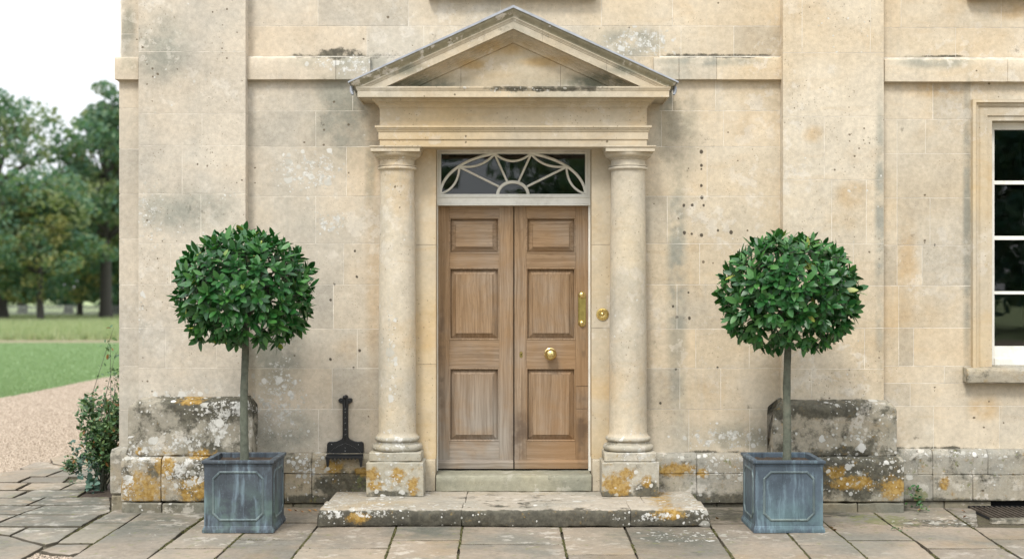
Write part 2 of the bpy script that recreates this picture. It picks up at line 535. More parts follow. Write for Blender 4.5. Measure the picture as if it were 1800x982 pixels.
# ------------------------------------------------------------------ materials
def px(a, b, ra, rb, y=0.0):
    """ellipse given on the photo's grid at depth y, returned in metres"""
    k = (DIST + y) / F
    return (X(a, y), Z(b, y), ra * k, rb * k)
WARM, CREAM = (.515, .430, .308), (.550, .488, .385)
HOLES = [px(a, b, r * .85, r) for a, b, r in ((1233, 267, 4), (1233, 291, 3), (1233, 297, 2), (1233, 326, 3), (1234, 347, 3.5), (1202, 361, 3), (1217, 360, 3), (1237, 361, 2.5), (1203, 409, 3.5), (1216, 411, 2.5),
    (1233, 413, 3.5), (1262, 405, 2.5), (1285, 408, 4), (1183, 538, 2.5), (1190, 557, 3), (1212, 559, 3), (1210, 514, 2.2), (624, 441, 2.6), (627, 486, 2.6), (588, 500, 2.4), (581, 527, 2.8), (632, 616, 3), (581, 631, 2.8), (621, 646, 2.6), (1188, 648, 2.6), (1261, 646, 2.6), (1643, 431, 2), (1161, 708, 2.6))]
M = {}
M['ashlar'] = stone('weathered_limestone', WARM, CREAM, tan=(.44, .31, .165), grey=(.38, .36, .31), grey_amt=.42, tan_amt=.34, pale_amt=.45,
    pits=.09, var=.11, holes=HOLES, xgrey=True, spots=.03, bump=.5, runs=True, speck=1.2, grain=.12,
    white=[px(545, 300, 70, 45), px(620, 118, 50, 22), px(1150, 75, 60, 26), px(590, 115, 60, 12), px(1110, 70, 50, 30), px(580, 390, 30, 30), px(490, 700, 60, 90), px(1270, 770, 90, 25)], wbase=-.30,
    greysp=[px(600, 200, 60, 90), px(1190, 210, 40, 110), px(600, 110, 90, 16), px(1110, 75, 60, 30), px(1250, 110, 100, 10), px(1640, 110, 70, 14),
            px(1700, 400, 8, 300), px(500, 760, 60, 40), px(1290, 770, 100, 30), px(1190, 500, 18, 300), px(480, 620, 60, 80), px(225, 118, 22, 18), px(225, 50, 14, 50), px(650, 300, 10, 60)],
    tansp=[px(1640, 160, 60, 14), px(1780, 20, 40, 16), px(610, 620, 25, 30), px(655, 450, 14, 300), px(1730, 715, 30, 25), px(1595, 470, 20, 100)],
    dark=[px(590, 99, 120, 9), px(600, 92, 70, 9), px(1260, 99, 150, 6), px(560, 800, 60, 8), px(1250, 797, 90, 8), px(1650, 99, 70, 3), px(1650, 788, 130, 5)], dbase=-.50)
M['pilaster'] = stone('pilaster_limestone', WARM, CREAM, tan=(.46, .33, .18), grey=(.39, .37, .325), grey_amt=.45, tan_amt=.38, pale_amt=.5,
    pits=.30, var=.06, xgrey=True, spots=.05, bump=.55, speck=1.8, grain=.13,
    greysp=[px(330, 370, 90, 40), px(290, 90, 50, 60), px(1540, 400, 10, 250), px(225, 60, 20, 60)],
    tansp=[px(1490, 345, 30, 25), px(1425, 240, 20, 15)],
    white=[px(270, 380, 30, 60), px(250, 560, 20, 60), px(330, 690, 80, 14), px(400, 345, 30, 10)], wbase=-.36,
    dark=[px(330, 697, 100, 10), px(1470, 700, 90, 8), px(370, 368, 80, 26)], dbase=-.80)
M['doorcase'] = stone('doorcase_limestone', (.520, .405, .245), (.50, .43, .32), tan=(.46, .31, .14), grey=(.30, .29, .25), grey_amt=.25, tan_amt=.45, pale_amt=.4,
    pits=.03, var=.05, bump=.3, grain=.07, runs=False)
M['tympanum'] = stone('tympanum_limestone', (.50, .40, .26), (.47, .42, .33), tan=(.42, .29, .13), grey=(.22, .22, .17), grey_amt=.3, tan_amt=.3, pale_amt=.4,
    pits=.05, var=.04, bump=.4, grain=.10, spots=.05, greysp=[px(745, 145, 80, 16, -.2), px(1055, 145, 80, 16, -.2)], tansp=[px(880, 85, 60, 14, -.2), px(960, 110, 50, 10, -.2), px(830, 115, 30, 10, -.2)])  # grey low corners: stain and corner shade both put into the colour
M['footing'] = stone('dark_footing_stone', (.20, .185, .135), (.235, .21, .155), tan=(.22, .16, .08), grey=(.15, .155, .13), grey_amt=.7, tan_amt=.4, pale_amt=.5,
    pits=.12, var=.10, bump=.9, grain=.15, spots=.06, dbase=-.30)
M['cornice'] = stone('cornice_limestone', (.50, .41, .28), (.47, .42, .33), tan=(.42, .30, .16), grey=(.28, .27, .22), grey_amt=.6, tan_amt=.3, pale_amt=.3,
    pits=.05, var=.05, bump=.4, grain=.10,
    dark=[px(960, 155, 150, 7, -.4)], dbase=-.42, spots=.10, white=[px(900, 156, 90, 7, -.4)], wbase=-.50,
    greysp=[px(690, 120, 60, 14, -.4), px(1120, 120, 60, 12, -.4)])
M['sima'] = stone('gutter_moulding_limestone', (.270, .245, .165), (.305, .280, .20), tan=(.29, .235, .13), grey=(.17, .165, .125), grey_amt=.7, tan_amt=.3, pale_amt=.9,
    pits=.08, var=.05, bump=.5, grain=.14, spots=.05)
M['column'] = stone('column_limestone', (.49, .41, .285), (.52, .46, .36), tan=(.45, .32, .17), grey=(.37, .35, .30), grey_amt=.65, tan_amt=.45, pale_amt=.35,
    pits=.08, var=.04, bump=.45, grain=.11, spots=.07, speck=1.0, runs=True,
    white=[px(690, 765, 20, 14, -.2), px(1115, 765, 20, 14, -.2), px(690, 600, 10, 120, -.2)], wbase=-.36)
M['plinthL'] = stone('lichened_plinth_stone', (.30, .27, .20), (.36, .31, .23), tan=(.30, .20, .09), grey=(.24, .235, .20), grey_amt=.6, tan_amt=.5, pale_amt=.5,
    pits=.15, var=.07, bump=.9, grain=.14, spots=.22,
    white=[px(250, 800, 45, 30, -.3), px(330, 830, 50, 40, -.3), px(225, 850, 16, 50, -.3), px(400, 720, 70, 20, -.25), px(380, 750, 30, 50, -.25), px(330, 780, 60, 25, -.25)], wbase=-.24,
    orange=[px(250, 860, 50, 40, -.3), px(290, 820, 25, 30, -.3), px(340, 860, 40, 30, -.3), px(335, 705, 30, 10, -.25), px(240, 795, 8, 10, -.3), px(350, 800, 30, 14, -.3)], obase=-.42,
    dark=[px(390, 710, 120, 30, -.25), px(380, 840, 70, 60, -.3), px(300, 905, 120, 12, -.3)], dbase=-.16)
M['plinthR'] = stone('mossy_plinth_stone', (.30, .27, .20), (.35, .31, .24), tan=(.30, .20, .09), grey=(.26, .255, .22), grey_amt=.6, tan_amt=.4, pale_amt=.6,
    pits=.15, var=.07, bump=.9, grain=.14, spots=.20,
    white=[px(1485, 713, 40, 8, -.25), px(1500, 770, 60, 20, -.25), px(1520, 830, 70, 50, -.3)], wbase=-.50,
    orange=[px(1570, 858, 25, 22, -.3), px(1500, 848, 50, 14, -.3), px(1470, 830, 20, 14, -.3)], obase=-.32,
    dark=[px(1440, 715, 90, 22, -.25), px(1500, 830, 90, 40, -.3), px(1480, 900, 130, 14, -.3)], dbase=-.10)
M['base'] = stone('wall_base_stone', (.30, .275, .21), (.345, .31, .245), tan=(.34, .24, .12), grey=(.28, .28, .25), grey_amt=.7, tan_amt=.4, pale_amt=.7,
    pits=.12, var=.10, bump=.9, grain=.15, spots=.16,
    white=[px(540, 820, 60, 30, -.1), px(1290, 820, 110, 30, -.1), px(1680, 800, 100, 8, -.1)], wbase=-.34,
    orange=[px(585, 822, 22, 14, -.1), px(635, 830, 14, 10, -.1), px(1190, 825, 38, 14, -.1), px(1235, 832, 14, 10, -.1), px(1662, 850, 10, 12, -.1)], obase=-.33,
    dark=[px(560, 880, 100, 12, -.1), px(1300, 880, 160, 16, -.1), px(600, 850, 60, 25, -.1), px(1650, 885, 150, 10, -.1)], dbase=-.22, 
    moss=[px(1610, 880, 30, 20, -.1), px(640, 860, 20, 30, -.1)])
M['colbase'] = stone('column_base_stone', (.40, .36, .27), (.44, .40, .32), tan=(.36, .26, .13), grey=(.30, .295, .26), grey_amt=.7, tan_amt=.35, pale_amt=.8,
    pits=.12, var=.04, bump=.8, grain=.14, spots=.20,
    white=[px(690, 780, 35, 20, -.25), px(1115, 800, 35, 18, -.3), px(1125, 850, 30, 20, -.3), px(690, 850, 40, 20, -.3)], wbase=-.34,
    orange=[px(655, 832, 16, 14, -.3), px(660, 852, 16, 10, -.3), px(700, 835, 14, 16, -.3), px(725, 853, 12, 18, -.3), px(1085, 850, 28, 22, -.3), px(1100, 832, 18, 12, -.3), px(1135, 845, 12, 12, -.3)], obase=-.30,
    dark=[px(1135, 860, 30, 18, -.3), px(1085, 868, 40, 8, -.3), px(680, 868, 50, 8, -.3)], dbase=-.34)
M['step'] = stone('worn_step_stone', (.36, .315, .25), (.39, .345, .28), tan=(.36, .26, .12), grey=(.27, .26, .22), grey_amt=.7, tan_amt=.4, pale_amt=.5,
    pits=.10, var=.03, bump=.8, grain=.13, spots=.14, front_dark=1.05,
    white=[(-1.30, .09, .14, .07), (-1.0, .10, .25, .05), (1.33, .08, .16, .09), (.95, .07, .35, .05)], wbase=-.33,
    orange=[(-1.1, .06, .10, .05), (1.12, .09, .14, .05)], obase=-.36,
    dark=None, dbase=-.42)
M['threshold'] = stone('green_tinged_threshold_stone', (.285, .275, .205), (.32, .30, .23), tan=(.27, .23, .13), grey=(.20, .205, .165), grey_amt=.8, tan_amt=.3, pale_amt=.3,
    pits=.08, var=.03, bump=.8, grain=.14, dbase=-.40, spots=.03)
M['flag'] = stone('paving_stone', (.250, .208, .158), (.280, .236, .185), tan=(.250, .185, .112), grey=(.165, .160, .134), grey_amt=.85, tan_amt=.6, pale_amt=.35,
    pits=.12, var=.20, bump=.9, grain=.15, spots=.035, plane='xy',
    dark=[(3.1, -.75, .55, .22), (2.6, -.15, .8, .18), (-1.1, -.35, .4, .35), (1.6, -.4, .35, .35), (2.3, -.35, .4, .2)], dbase=-.42,
    white=[(3.3, -.7, .5, .25), (1.2, -1.25, .35, .25)], wbase=-.55,
    greysp=[(-3.6, .3, .6, 1.5), (-3.7, -1.6, .5, .4), (1.0, -1.3, .5, .4), (-.6, -1.1, .3, .3), (-2.8, -.7, .6, .5)],
    moss=[(2.7, -.6, .3, .25), (-3.4, .7, .3, .3)])
M['mortar'] = plain('lime_mortar', (.66, .62, .54), .9, nscale=9, namt=.35, bump=.3, dirt=(.40, .34, .26))
M['mortar_dark'] = plain('dirty_mortar', (.17, .155, .12), .95, nscale=60, namt=.3, bump=.4)
M['core'] = plain('wall_core', (.40, .34, .25), .9, nscale=8, namt=.1)
M['paint'] = plain('white_paint', (.76, .75, .69), .45, nscale=30, namt=.05, bump=.08, dirt=(.50, .48, .42))
M['wood_v'] = wood('oak_grain_upright', 'z')
M['wood_h'] = wood('oak_grain_level', 'x')
M['leadroof'] = plain('lead_flashing', (.33, .35, .385), .5, .2, nscale=12, namt=.2)
M['planterL'] = lead('dark_lead', (.046, .056, .067), (.17, .23, .275), (.13, .20, .175), .8)
M['planterR'] = lead('blue_lead', (.055, .074, .094), (.185, .265, .31), (.15, .245, .255), .5)
M['trim_lead'] = lead('pale_lead', (.070, .094, .102), (.22, .28, .28), (.19, .24, .21), .5)
M['iron'] = plain('black_iron', (.006, .007, .008), .38, .0, .5, nscale=60, namt=.3, bump=.25)
M['rust'] = plain('rusty_iron', (.115, .095, .075), .7, .2, nscale=40, namt=.4, bump=.4, dirt=(.05, .035, .025))
M['chip'] = plain('chipped_paint', (.55, .55, .53), .7)
M['brass'] = plain('brass', (.70, .55, .24), .22, 1.0, nscale=50, namt=.10, bump=.05)
M['brass_dull'] = plain('worn_brass', (.42, .35, .12), .32, 1.0, nscale=30, namt=.2, bump=.06)
M['black'] = plain('black_gap', (.006, .006, .006), .9, bump=0)
M['room'] = plain('dark_plaster', (.045, .045, .042), .9, nscale=3, bump=0)
M['soil'] = plain('soil', (.050, .035, .024), .95, nscale=55, namt=.7, bump=.9, dirt=(.10, .075, .05))
M['jointsoil'] = plain('joint_soil', (.070, .058, .036), .95, nscale=60, namt=.6, bump=.9, dirt=(.085, .090, .038))
M['barkbay'] = plain('bay_bark', (.095, .105, .078), .8, nscale=35, namt=.3, bump=.4, dirt=(.17, .16, .12))
M['bark'] = plain('dark_bark', (.050, .046, .040), .9, nscale=12, namt=.3, bump=.6)
M['bay'] = leafmat('bay_leaf', (.010, .056, .013), (.024, .112, .023), (.070, .195, .042), .38, .10, yellow=(.30, .34, .06), yamt=.012, spec=.45)
M['rose'] = leafmat('rose_leaf', (.045, .105, .045), (.085, .165, .065), (.16, .23, .075), .5, .15, yellow=(.30, .12, .03), yamt=.05)
M['bluegreen'] = leafmat('bluish_leaf', (.05, .11, .085), (.09, .17, .13), (.14, .23, .17), .6, .1)
M['tree'] = leafmat('parkland_leaf', (.065, .140, .100), (.110, .190, .120), (.190, .245, .130), .6, .35, clump=.42, clump_c=(.230, .240, .100), spec=.3)
M['treeD'] = leafmat('dark_parkland_leaf', (.050, .135, .110), (.075, .165, .125), (.12, .20, .12), .6, .35, clump=.35, clump_c=(.130, .165, .080), spec=.3)
M['treeY'] = leafmat('turning_leaf', (.060, .135, .095), (.10, .18, .10), (.20, .23, .10), .6, .35, clump=.6, clump_c=(.32, .27, .09), spec=.3)
M['fallen'] = leafmat('fallen_leaf', (.16, .07, .025), (.30, .13, .04), (.38, .22, .07), .7, .05)
M['moss'] = leafmat('moss', (.055, .055, .022), (.085, .085, .030), (.16, .14, .075), .9, .0, spec=.1)

def glass_mat():
    s = NT('window_glass')
    s.put(s.b.inputs['Transmission Weight'], 1.0)
    s.put(s.b.inputs['IOR'], 1.5)
    s.bump(s.noise(2.3, 2, .5), .03, .02)
    return s.done((.93, .96, .95), .0)
M['glass'] = glass_mat()

def grass_mat(name, a, b, c_, sc=3.0):
    s = NT(name)
    v = s.vm('MULTIPLY', s.P, (1, .35, 1))
    n1 = s.noise(sc * .30, 6, .68, vec=v)
    n2 = s.noise(sc * 2.5, 5, .7)
    c = s.mix(s.mr(n1, .35, .65), a, b)
    c = s.mix(s.mr(n2, .45, .7, 0, .7), c, c_)
    s.bump(n2, .8, .05)
    return s.done(c, .9, .15)
M['lawn'] = grass_mat('mown_grass', (.175, .255, .120), (.210, .295, .145), (.135, .205, .090))
M['meadow'] = grass_mat('rough_pasture', (.25, .31, .145), (.32, .36, .19), (.19, .25, .12), 2)
M['track'] = grass_mat('trodden_track', (.24, .20, .13), (.20, .19, .11), (.14, .15, .08), 4)
def gravel_mat():
    s = NT('gravel')
    d, cc = s.vor(70)
    r_, g_, b_ = s.xyz(cc)
    c = s.mix(r_, (.27, .215, .160), (.50, .415, .33))
    c = s.mix(s.mr(d, .45, .75, 0, .7), c, (.15, .115, .075))
    c = s.mix(s.mr(s.noise(1.4, 4, .6), .40, .65, 0, .35), c, (.42, .33, .25))
    s.bump(s.ma('SUBTRACT', 1.0, d), .9, .012)
    return s.done(c, .9, .2)
M['gravel'] = gravel_mat()
def pebble_mat():
    s = NT('pebble')
    g = s.n('ShaderNodeNewGeometry')
    r = g.outputs['Random Per Island']
    c = s.mix(r, (.29, .23, .17), (.53, .44, .35))
    return s.done(c, .85, .25)
M['pebble'] = pebble_mat()

# ------------------------------------------------------------------ ground
def sheet(name, pts, z, mat, kind='structure', label=None):
    mb = MB().add([(p[0], p[1], z) for p in pts], [tuple(range(len(pts)))])
    o = mb.build(name, mat, recalc=False)
    if o.data.polygons[0].normal.z < 0: o.data.flip_normals()
    o['kind'] = kind
    if label: o['label'] = label
    return o
sheet('ground', [(-900, -500), (900, -500), (900, 1200), (-900, 1200)], -.050, M['meadow'], label='rough pale green pasture reaching to the trees')
verge0 = [(-20, 10.5), G(0, 697), G(60, 686), G(120, 674), G(208, 656), (-6.5, 21.5)]
verge = []
for a_, b_ in zip(verge0, verge0[1:]):
    for k_ in range(40):
        t_ = k_ / 40
        verge.append((a_[0] + (b_[0] - a_[0]) * t_ + random.uniform(-.03, .03), a_[1] + (b_[1] - a_[1]) * t_ + random.uniform(-.09, .09)))
verge.append(verge0[-1])
lawn_near = [(-60, 16.0)] + verge + [(10, 30), (60, 34)]
lawn_far_y = 3739 / (601 - 520) - DIST
sheet('lawn', lawn_near + [(60, lawn_far_y), (-80, lawn_far_y)], -.036, M['lawn'], label='mown green lawn beyond the gravel drive')
ty = 3739 / (594.5 - 520) - DIST
sheet('track', [(-80, lawn_far_y), (60, lawn_far_y), (60, ty), (-80, ty)], -.040, M['track'], label='brownish trodden strip between lawn and pasture')
pave_edge = [(-9.0, -1.5), (-6.4, .6), G(0, 835), G(30, 832), G(50, 825), G(70, 812), G(95, 802), G(128, 796), (-3.3, 4.0), (-2.6, 4.6)]
# drive: a strip that passes the corner of the house and sweeps round in front of the paving
dr = [(-60, 16.0), (-60, -40), (60, -40), (60, -4.6), (-9.5, -4.6), (-9.0, -1.5), (-6.4, .4), (-5.0, 1.0), (-3.0, 1.0), (10, 5.0), (10, 30)] + verge[::-1]
bm = bmesh.new()
vs = [bm.verts.new((p[0], p[1], -.030)) for p in dr]
f = bm.faces.new(vs); bmesh.ops.triangulate(bm, faces=[f])
bmesh.ops.recalc_face_normals(bm, faces=bm.faces)
for f in bm.faces:
    if f.normal.z < 0: f.normal_flip()
me = bpy.data.meshes.new('gravel_drive'); bm.to_mesh(me); bm.free(); me.materials.append(M['gravel'])
tag(link('gravel_drive', me), 'buff gravel drive curving past the corner of the house', kind='structure')

def in_poly(x, y, poly):
    c = False
    j = len(poly) - 1
    for i in range(len(poly)):
        if (poly[i][1] > y) != (poly[j][1] > y) and x < (poly[j][0] - poly[i][0]) * (y - poly[i][1]) / (poly[j][1] - poly[i][1]) + poly[i][0]: c = not c
        j = i
    return c

# ---- paving: slabs traced from the photo onto the ground
def q(x, y): return (x / 4.911, 782 + y / 4.911)     # detail-view coordinates to photo pixels
left_flags = [[q(*p) for p in poly] for poly in [
    [(240, 515), (395, 448), (950, 445), (957, 508), (380, 517)],
    [(163, 592), (380, 520), (957, 510), (955, 572), (870, 598)],
    [(-60, 695), (5, 658), (158, 597), (868, 600), (700, 697)],
    [(-120, 598), (150, 597), (-10, 660), (-120, 700)],
    [(90, 774), (240, 703), (685, 703), (505, 825), (400, 853), (250, 820)],
    [(-120, 703), (235, 703), (80, 770), (-20, 758), (-120, 740)],
    [(-200, 755), (0, 768), (80, 780), (250, 828), (385, 862), (310, 908), (190, 970), (120, 1040), (-200, 1180)],
    [(350, 905), (480, 855), (785, 853), (700, 925), (600, 942), (430, 930)],
    [(-120, 458), (110, 456), (395, 447), (225, 514), (-120, 517)],
    [(115, 450), (295, 381), (750, 384), (670, 440)],
    [(-120, 520), (375, 520), (160, 591), (-120, 593)],
    [(-120, 392), (240, 390), (108, 450), (-120, 453)],
    [(150, 383), (270, 325), (640, 322), (515, 380)],
    [(520, 380), (655, 322), (790, 325), (748, 380)],
    [(-120, 322), (250, 325), (132, 383), (-120, 386)],
    [(168, 318), (265, 272), (600, 266), (540, 320)],
    [(-120, 260), (-20, 240), (200, 207), (560, 207), (500, 228), (385, 270), (262, 268), (155, 315), (-120, 318)],
    [(405, 268), (508, 230), (605, 192), (820, 186), (850, 250), (690, 268)],
    [(170, 192), (320, 137), (425, 140), (445, 158), (600, 185), (550, 203), (200, 203)],
    [(450, 150), (432, 105), (600, 77), (760, 80), (790, 180), (612, 185)],
    [(620, 318), (690, 272), (860, 255), (930, 300), (800, 320)],
]]
def pl(pts):
    def f(y):
        if y <= pts[0][1]: a, b = pts[0], pts[1]
        else:
            for a, b in zip(pts, pts[1:]):
                if y <= b[1]: break
        # joints are straight on the ground: interpolate in 1/(y-horizon) space
        ga, gb = G(*a), G(*b)
        yy = G(CX, y)[1]
        t = (yy - ga[1]) / (gb[1] - ga[1])
        gx = ga[0] + (gb[0] - ga[0]) * t
        return CX + gx * F / (yy + DIST)
    return f
L = [pl([(194, 898), (130, 934), (102, 951)]), pl([(241, 905), (212, 924.6), (165, 954), (122, 980.6)]),
     pl([(357, 908), (328, 927.6), (305, 949), (258.6, 980.6)]), pl([(424, 939), (377, 981)]), pl([(553, 929), (512, 981)]),
     pl([(695, 930), (676, 982)]), pl([(812, 930), (804, 982)]), pl([(986, 930), (998, 982)]), pl([(1100, 930), (1122, 982)]),
     pl([(1253, 929), (1290, 982)]), pl([(1387, 939), (1425, 982)]), pl([(1448, 917), (1468, 934), (1487, 948), (1526, 981.5)]),
     pl([(1547, 908), (1569, 924), (1594, 940), (1629, 962.5), (1651, 981.5)]), pl([(1734, 943), (1761, 961.5), (1796, 981.5)]),
     pl([(1905, 943), (1985, 981.5)]), pl([(2075, 943), (2180, 981.5)])]
B0 = 888
rows = {0: [(893, 918), (918, 953)], 1: [(B0, 928.6), (928.6, 979.5), (979.5, 1030)], 2: [(B0, 963), (963, 1020)], 3: [(B0, 918), (918, 947), (947, 1005)],
        4: [(915, 963), (963, 1030)], 5: [(915, 949), (949, 1008)], 6: [(915, 955.6), (955.6, 1022)], 7: [(915, 974), (974, 1040)], 8: [(915, 990), (990, 1050)],
        9: [(B0, 919.5), (919.5, 950), (950, 1015)], 10: [(B0, 957), (957, 1020)], 11: [(B0, 923), (923, 949), (949, 1010)],
        12: [(B0, 928.7), (928.7, 963), (963, 1030)], 13: [(B0 + 38, 947), (947, 1000), (1000, 1060)], 14: [(B0 + 30, 955), (955, 1020)]}
flags = list(left_flags)
flags.append([(L[13](890), 890), (1716, 892), (1721, 925), (L[13](926), 926)])
for i, rr in rows.items():
    a, b = L[i], L[i + 1]
    rr = list(rr)
    last = rr[-1][1]
    while last < 1215:
        nx_ = last + random.uniform(55, 85); rr.append((last, nx_)); last = nx_
    if i == 0: rr = rr[:2] + [(990, 1050), (1050, 1120), (1120, 1215)]
    for y0, y1 in rr:
        flags.append([(a(y0), y0), (b(y0), y0), (b(y1), y1), (a(y1), y1)])
# a few more slabs off to the left and the right of the frame
for k in range(4):
    for j in range(4):
        y0 = -1.9 - .75 * j
        x0 = -4.4 - .8 * k
        flags.append(('w', [(x0 - .8, y0 - .75), (x0, y0 - .75), (x0, y0), (x0 - .8, y0)]))
pave = tag(sheet('pavement', [(-8.0, -4.7), (7.5, -4.7), (7.5, .1), (-2.9, .1), (-2.9, 4.5), (-3.6, 4.5), (-4.2, 3.4), G(60, 817), G(20, 831), (-5.6, 1.4), (-7, 0)], -.022, M['jointsoil']),
           'old stone paving along the foot of the house', kind='structure')
WL[pave.name] = Vector((0, 0, 0))

def flag_mesh(poly, seed):
    rnd = random.Random(seed)
    n = len(poly)
    pts = [Vector((p[0], p[1])) for p in poly]
    area = sum(pts[i].x * pts[(i + 1) % n].y - pts[(i + 1) % n].x * pts[i].y for i in range(n))
    if area < 0: pts.reverse()
    # pull the outline in for the joint
    ins = .0060
    out = []
    for i in range(n):
        a, b, c = pts[i - 1], pts[i], pts[(i + 1) % n]
        e1, e2 = (b - a).normalized(), (c - b).normalized()
        n1, n2 = Vector((-e1.y, e1.x)), Vector((-e2.y, e2.x))
        d = (n1 + n2)
        d = d / max(.3, d.length_squared) * 2 * ins / 1.0
        out.append(b + d)
    ring = []
    for i in range(n):
        a, b = out[i], out[(i + 1) % n]
        k = max(2, int((b - a).length / .07))
        for j in range(k):
            t = j / k
            p = a + (b - a) * t
            am = .003 if j else .004
            ring.append(p + Vector((rnd.uniform(-am, am), rnd.uniform(-am, am))))
    c = sum(ring, Vector((0, 0))) / len(ring)
    m = len(ring)
    tx, ty_ = rnd.uniform(-.004, .004), rnd.uniform(-.004, .004)
    h0 = rnd.uniform(-.003, .003)
    def zz(p, d): return h0 + (p.x - c.x) * tx + (p.y - c.y) * ty_ - d
    vs, levels = [], [(0.0, .030), (0.0, .009), (.003, .002), (.010, .0), (.035, 0)]
    for ins_, d in levels:
        for p in ring:
            v = c - p
            pp = p + v.normalized() * ins_ if v.length > ins_ * 1.5 else p
            e = mnoise.noise(Vector((pp.x * 9, pp.y * 9, seed))) * .0025
            vs.append((pp.x, pp.y, zz(pp, d) + e * (1 if d < .02 else 0)))
    fs = []
    for l in range(len(levels) - 1):
        for k in range(m):
            k2 = (k + 1) % m
            fs.append((l * m + k, l * m + k2, (l + 1) * m + k2, (l + 1) * m + k))
    b = (len(levels) - 1) * m
    vs.append((c.x, c.y, zz(c, 0)))
    fs += [(b + k, b + (k + 1) % m, len(vs) - 1) for k in range(m)]
    return MB().add(vs, fs, True), ring
flag_polys = []
for i, poly in enumerate(flags):
    g = poly[1] if poly[0] == 'w' else [G(*p) for p in poly]
    flag_polys.append(g)
    mb, ring = flag_mesh(g, i)
    c = sum((Vector((p[0], p[1], 0)) for p in g), Vector()) / len(g)
    mb.build('flagstone', M['flag'], pave, origin=c)

# gravel pebbles: near the corner and in the gap between slabs
def pebbles(name, pts, size, parent=None, mat=None, jz=.006, z0=-.028):
    n = len(pts)
    rs = np.random.RandomState(5)
    octa = np.array([(1, 0, 0), (0, 1, 0), (-1, 0, 0), (0, -1, 0), (0, 0, .7), (0, 0, -.7)], dtype=float)
    fo = np.array([(0, 1, 4), (1, 2, 4), (2, 3, 4), (3, 0, 4), (1, 0, 5), (2, 1, 5), (3, 2, 5), (0, 3, 5)])
    P = np.array(pts)
    sc = size * rs.uniform(.5, 1.3, (n, 1, 3))
    an = rs.uniform(0, 6.28, n)
    V = octa[None] * sc
    ca, sa = np.cos(an)[:, None], np.sin(an)[:, None]
    x = V[:, :, 0] * ca - V[:, :, 1] * sa; y = V[:, :, 0] * sa + V[:, :, 1] * ca
    V[:, :, 0] = x + P[:, 0:1]; V[:, :, 1] = y + P[:, 1:2]; V[:, :, 2] += z0 + rs.uniform(0, jz, (n, 1))
    Fc = (fo[None] + (np.arange(n) * 6)[:, None, None]).reshape(-1, 3)
    me = bpy.data.meshes.new(name)
    me.vertices.add(n * 6); me.vertices.foreach_set('co', V.reshape(-1))
    me.loops.add(len(Fc) * 3); me.loops.foreach_set('vertex_index', Fc.reshape(-1).astype(np.int32))
    me.polygons.add(len(Fc)); me.polygons.foreach_set('loop_start', np.arange(len(Fc), dtype=np.int32) * 3)
    me.materials.append(mat or M['pebble'])
    me.update(calc_edges=True)
    return link(name, me, parent)
gp = []
rr = random.Random(3)
while len(gp) < 62000:
    y = 1.0 + 15.5 * rr.random() ** 1.6
    x0, x1 = X(-60, y), X(215, y)
    x = rr.uniform(x0, x1)
    if any(in_poly(x, y, g) for g in flag_polys[:21]): continue
    if in_poly(x, y, lawn_near + [(60, lawn_far_y), (-80, lawn_far_y)]): continue
    if y < 3.2 and in_poly(x, y, [G(0, 841), G(30, 835), G(60, 820), G(95, 806), G(128, 797), (-3, 4), (-3, 0), (-5.2, 0)]): continue
    gp.append((x, y))
tag(pebbles('gravel', gp, .0105), 'buff stones of the gravel drive by the corner', 'gravel', kind='stuff')
gp = []
gap = [G(*q(*p)) for p in [(190, 985), (320, 915), (430, 935), (600, 945), (650, 940), (600, 985), (560, 1040), (150, 1040)]]
xs_, ys_ = [p[0] for p in gap], [p[1] for p in gap]
while len(gp) < 900:
    x, y = rr.uniform(min(xs_), max(xs_)), rr.uniform(min(ys_), max(ys_))
    if in_poly(x, y, gap): gp.append((x, y))
tag(pebbles('gravel', gp, .008, z0=-.018), 'loose grit filling the gap between slabs', 'gravel', kind='stuff')
# moss and grit in the joints
mp = []
for g in flag_polys[22:]:
    for a, b in zip(g, g[1:] + g[:1]):
        Lh = math.hypot(b[0] - a[0], b[1] - a[1])
        receding = abs(b[1] - a[1]) > .5 * abs(b[0] - a[0])
        for k in range(int(Lh * (150 if receding else 25))):
            t = rr.random()
            if mnoise.noise(Vector((a[0] + (b[0] - a[0]) * t, a[1] + (b[1] - a[1]) * t, 1)) * 2.3) < -.05: continue
            mp.append((a[0] + (b[0] - a[0]) * t + rr.gauss(0, .006), a[1] + (b[1] - a[1]) * t + rr.gauss(0, .006)))
mp = [p for p in mp if -2.4 < p[1] < .1]
tag(pebbles('moss', mp, .0065, mat=M['moss'], z0=-.010, jz=.008), 'crumbly moss in the joints of the paving', 'moss', kind='stuff')
# planting bed by the corner
bed = [G(*q(*p)) for p in [(672, 443), (765, 388), (900, 330), (1000, 320), (1000, 443)]]
tag(sheet('flower_bed', bed, -.012, M['soil']), 'small bare earth bed at the corner of the house', kind='structure')

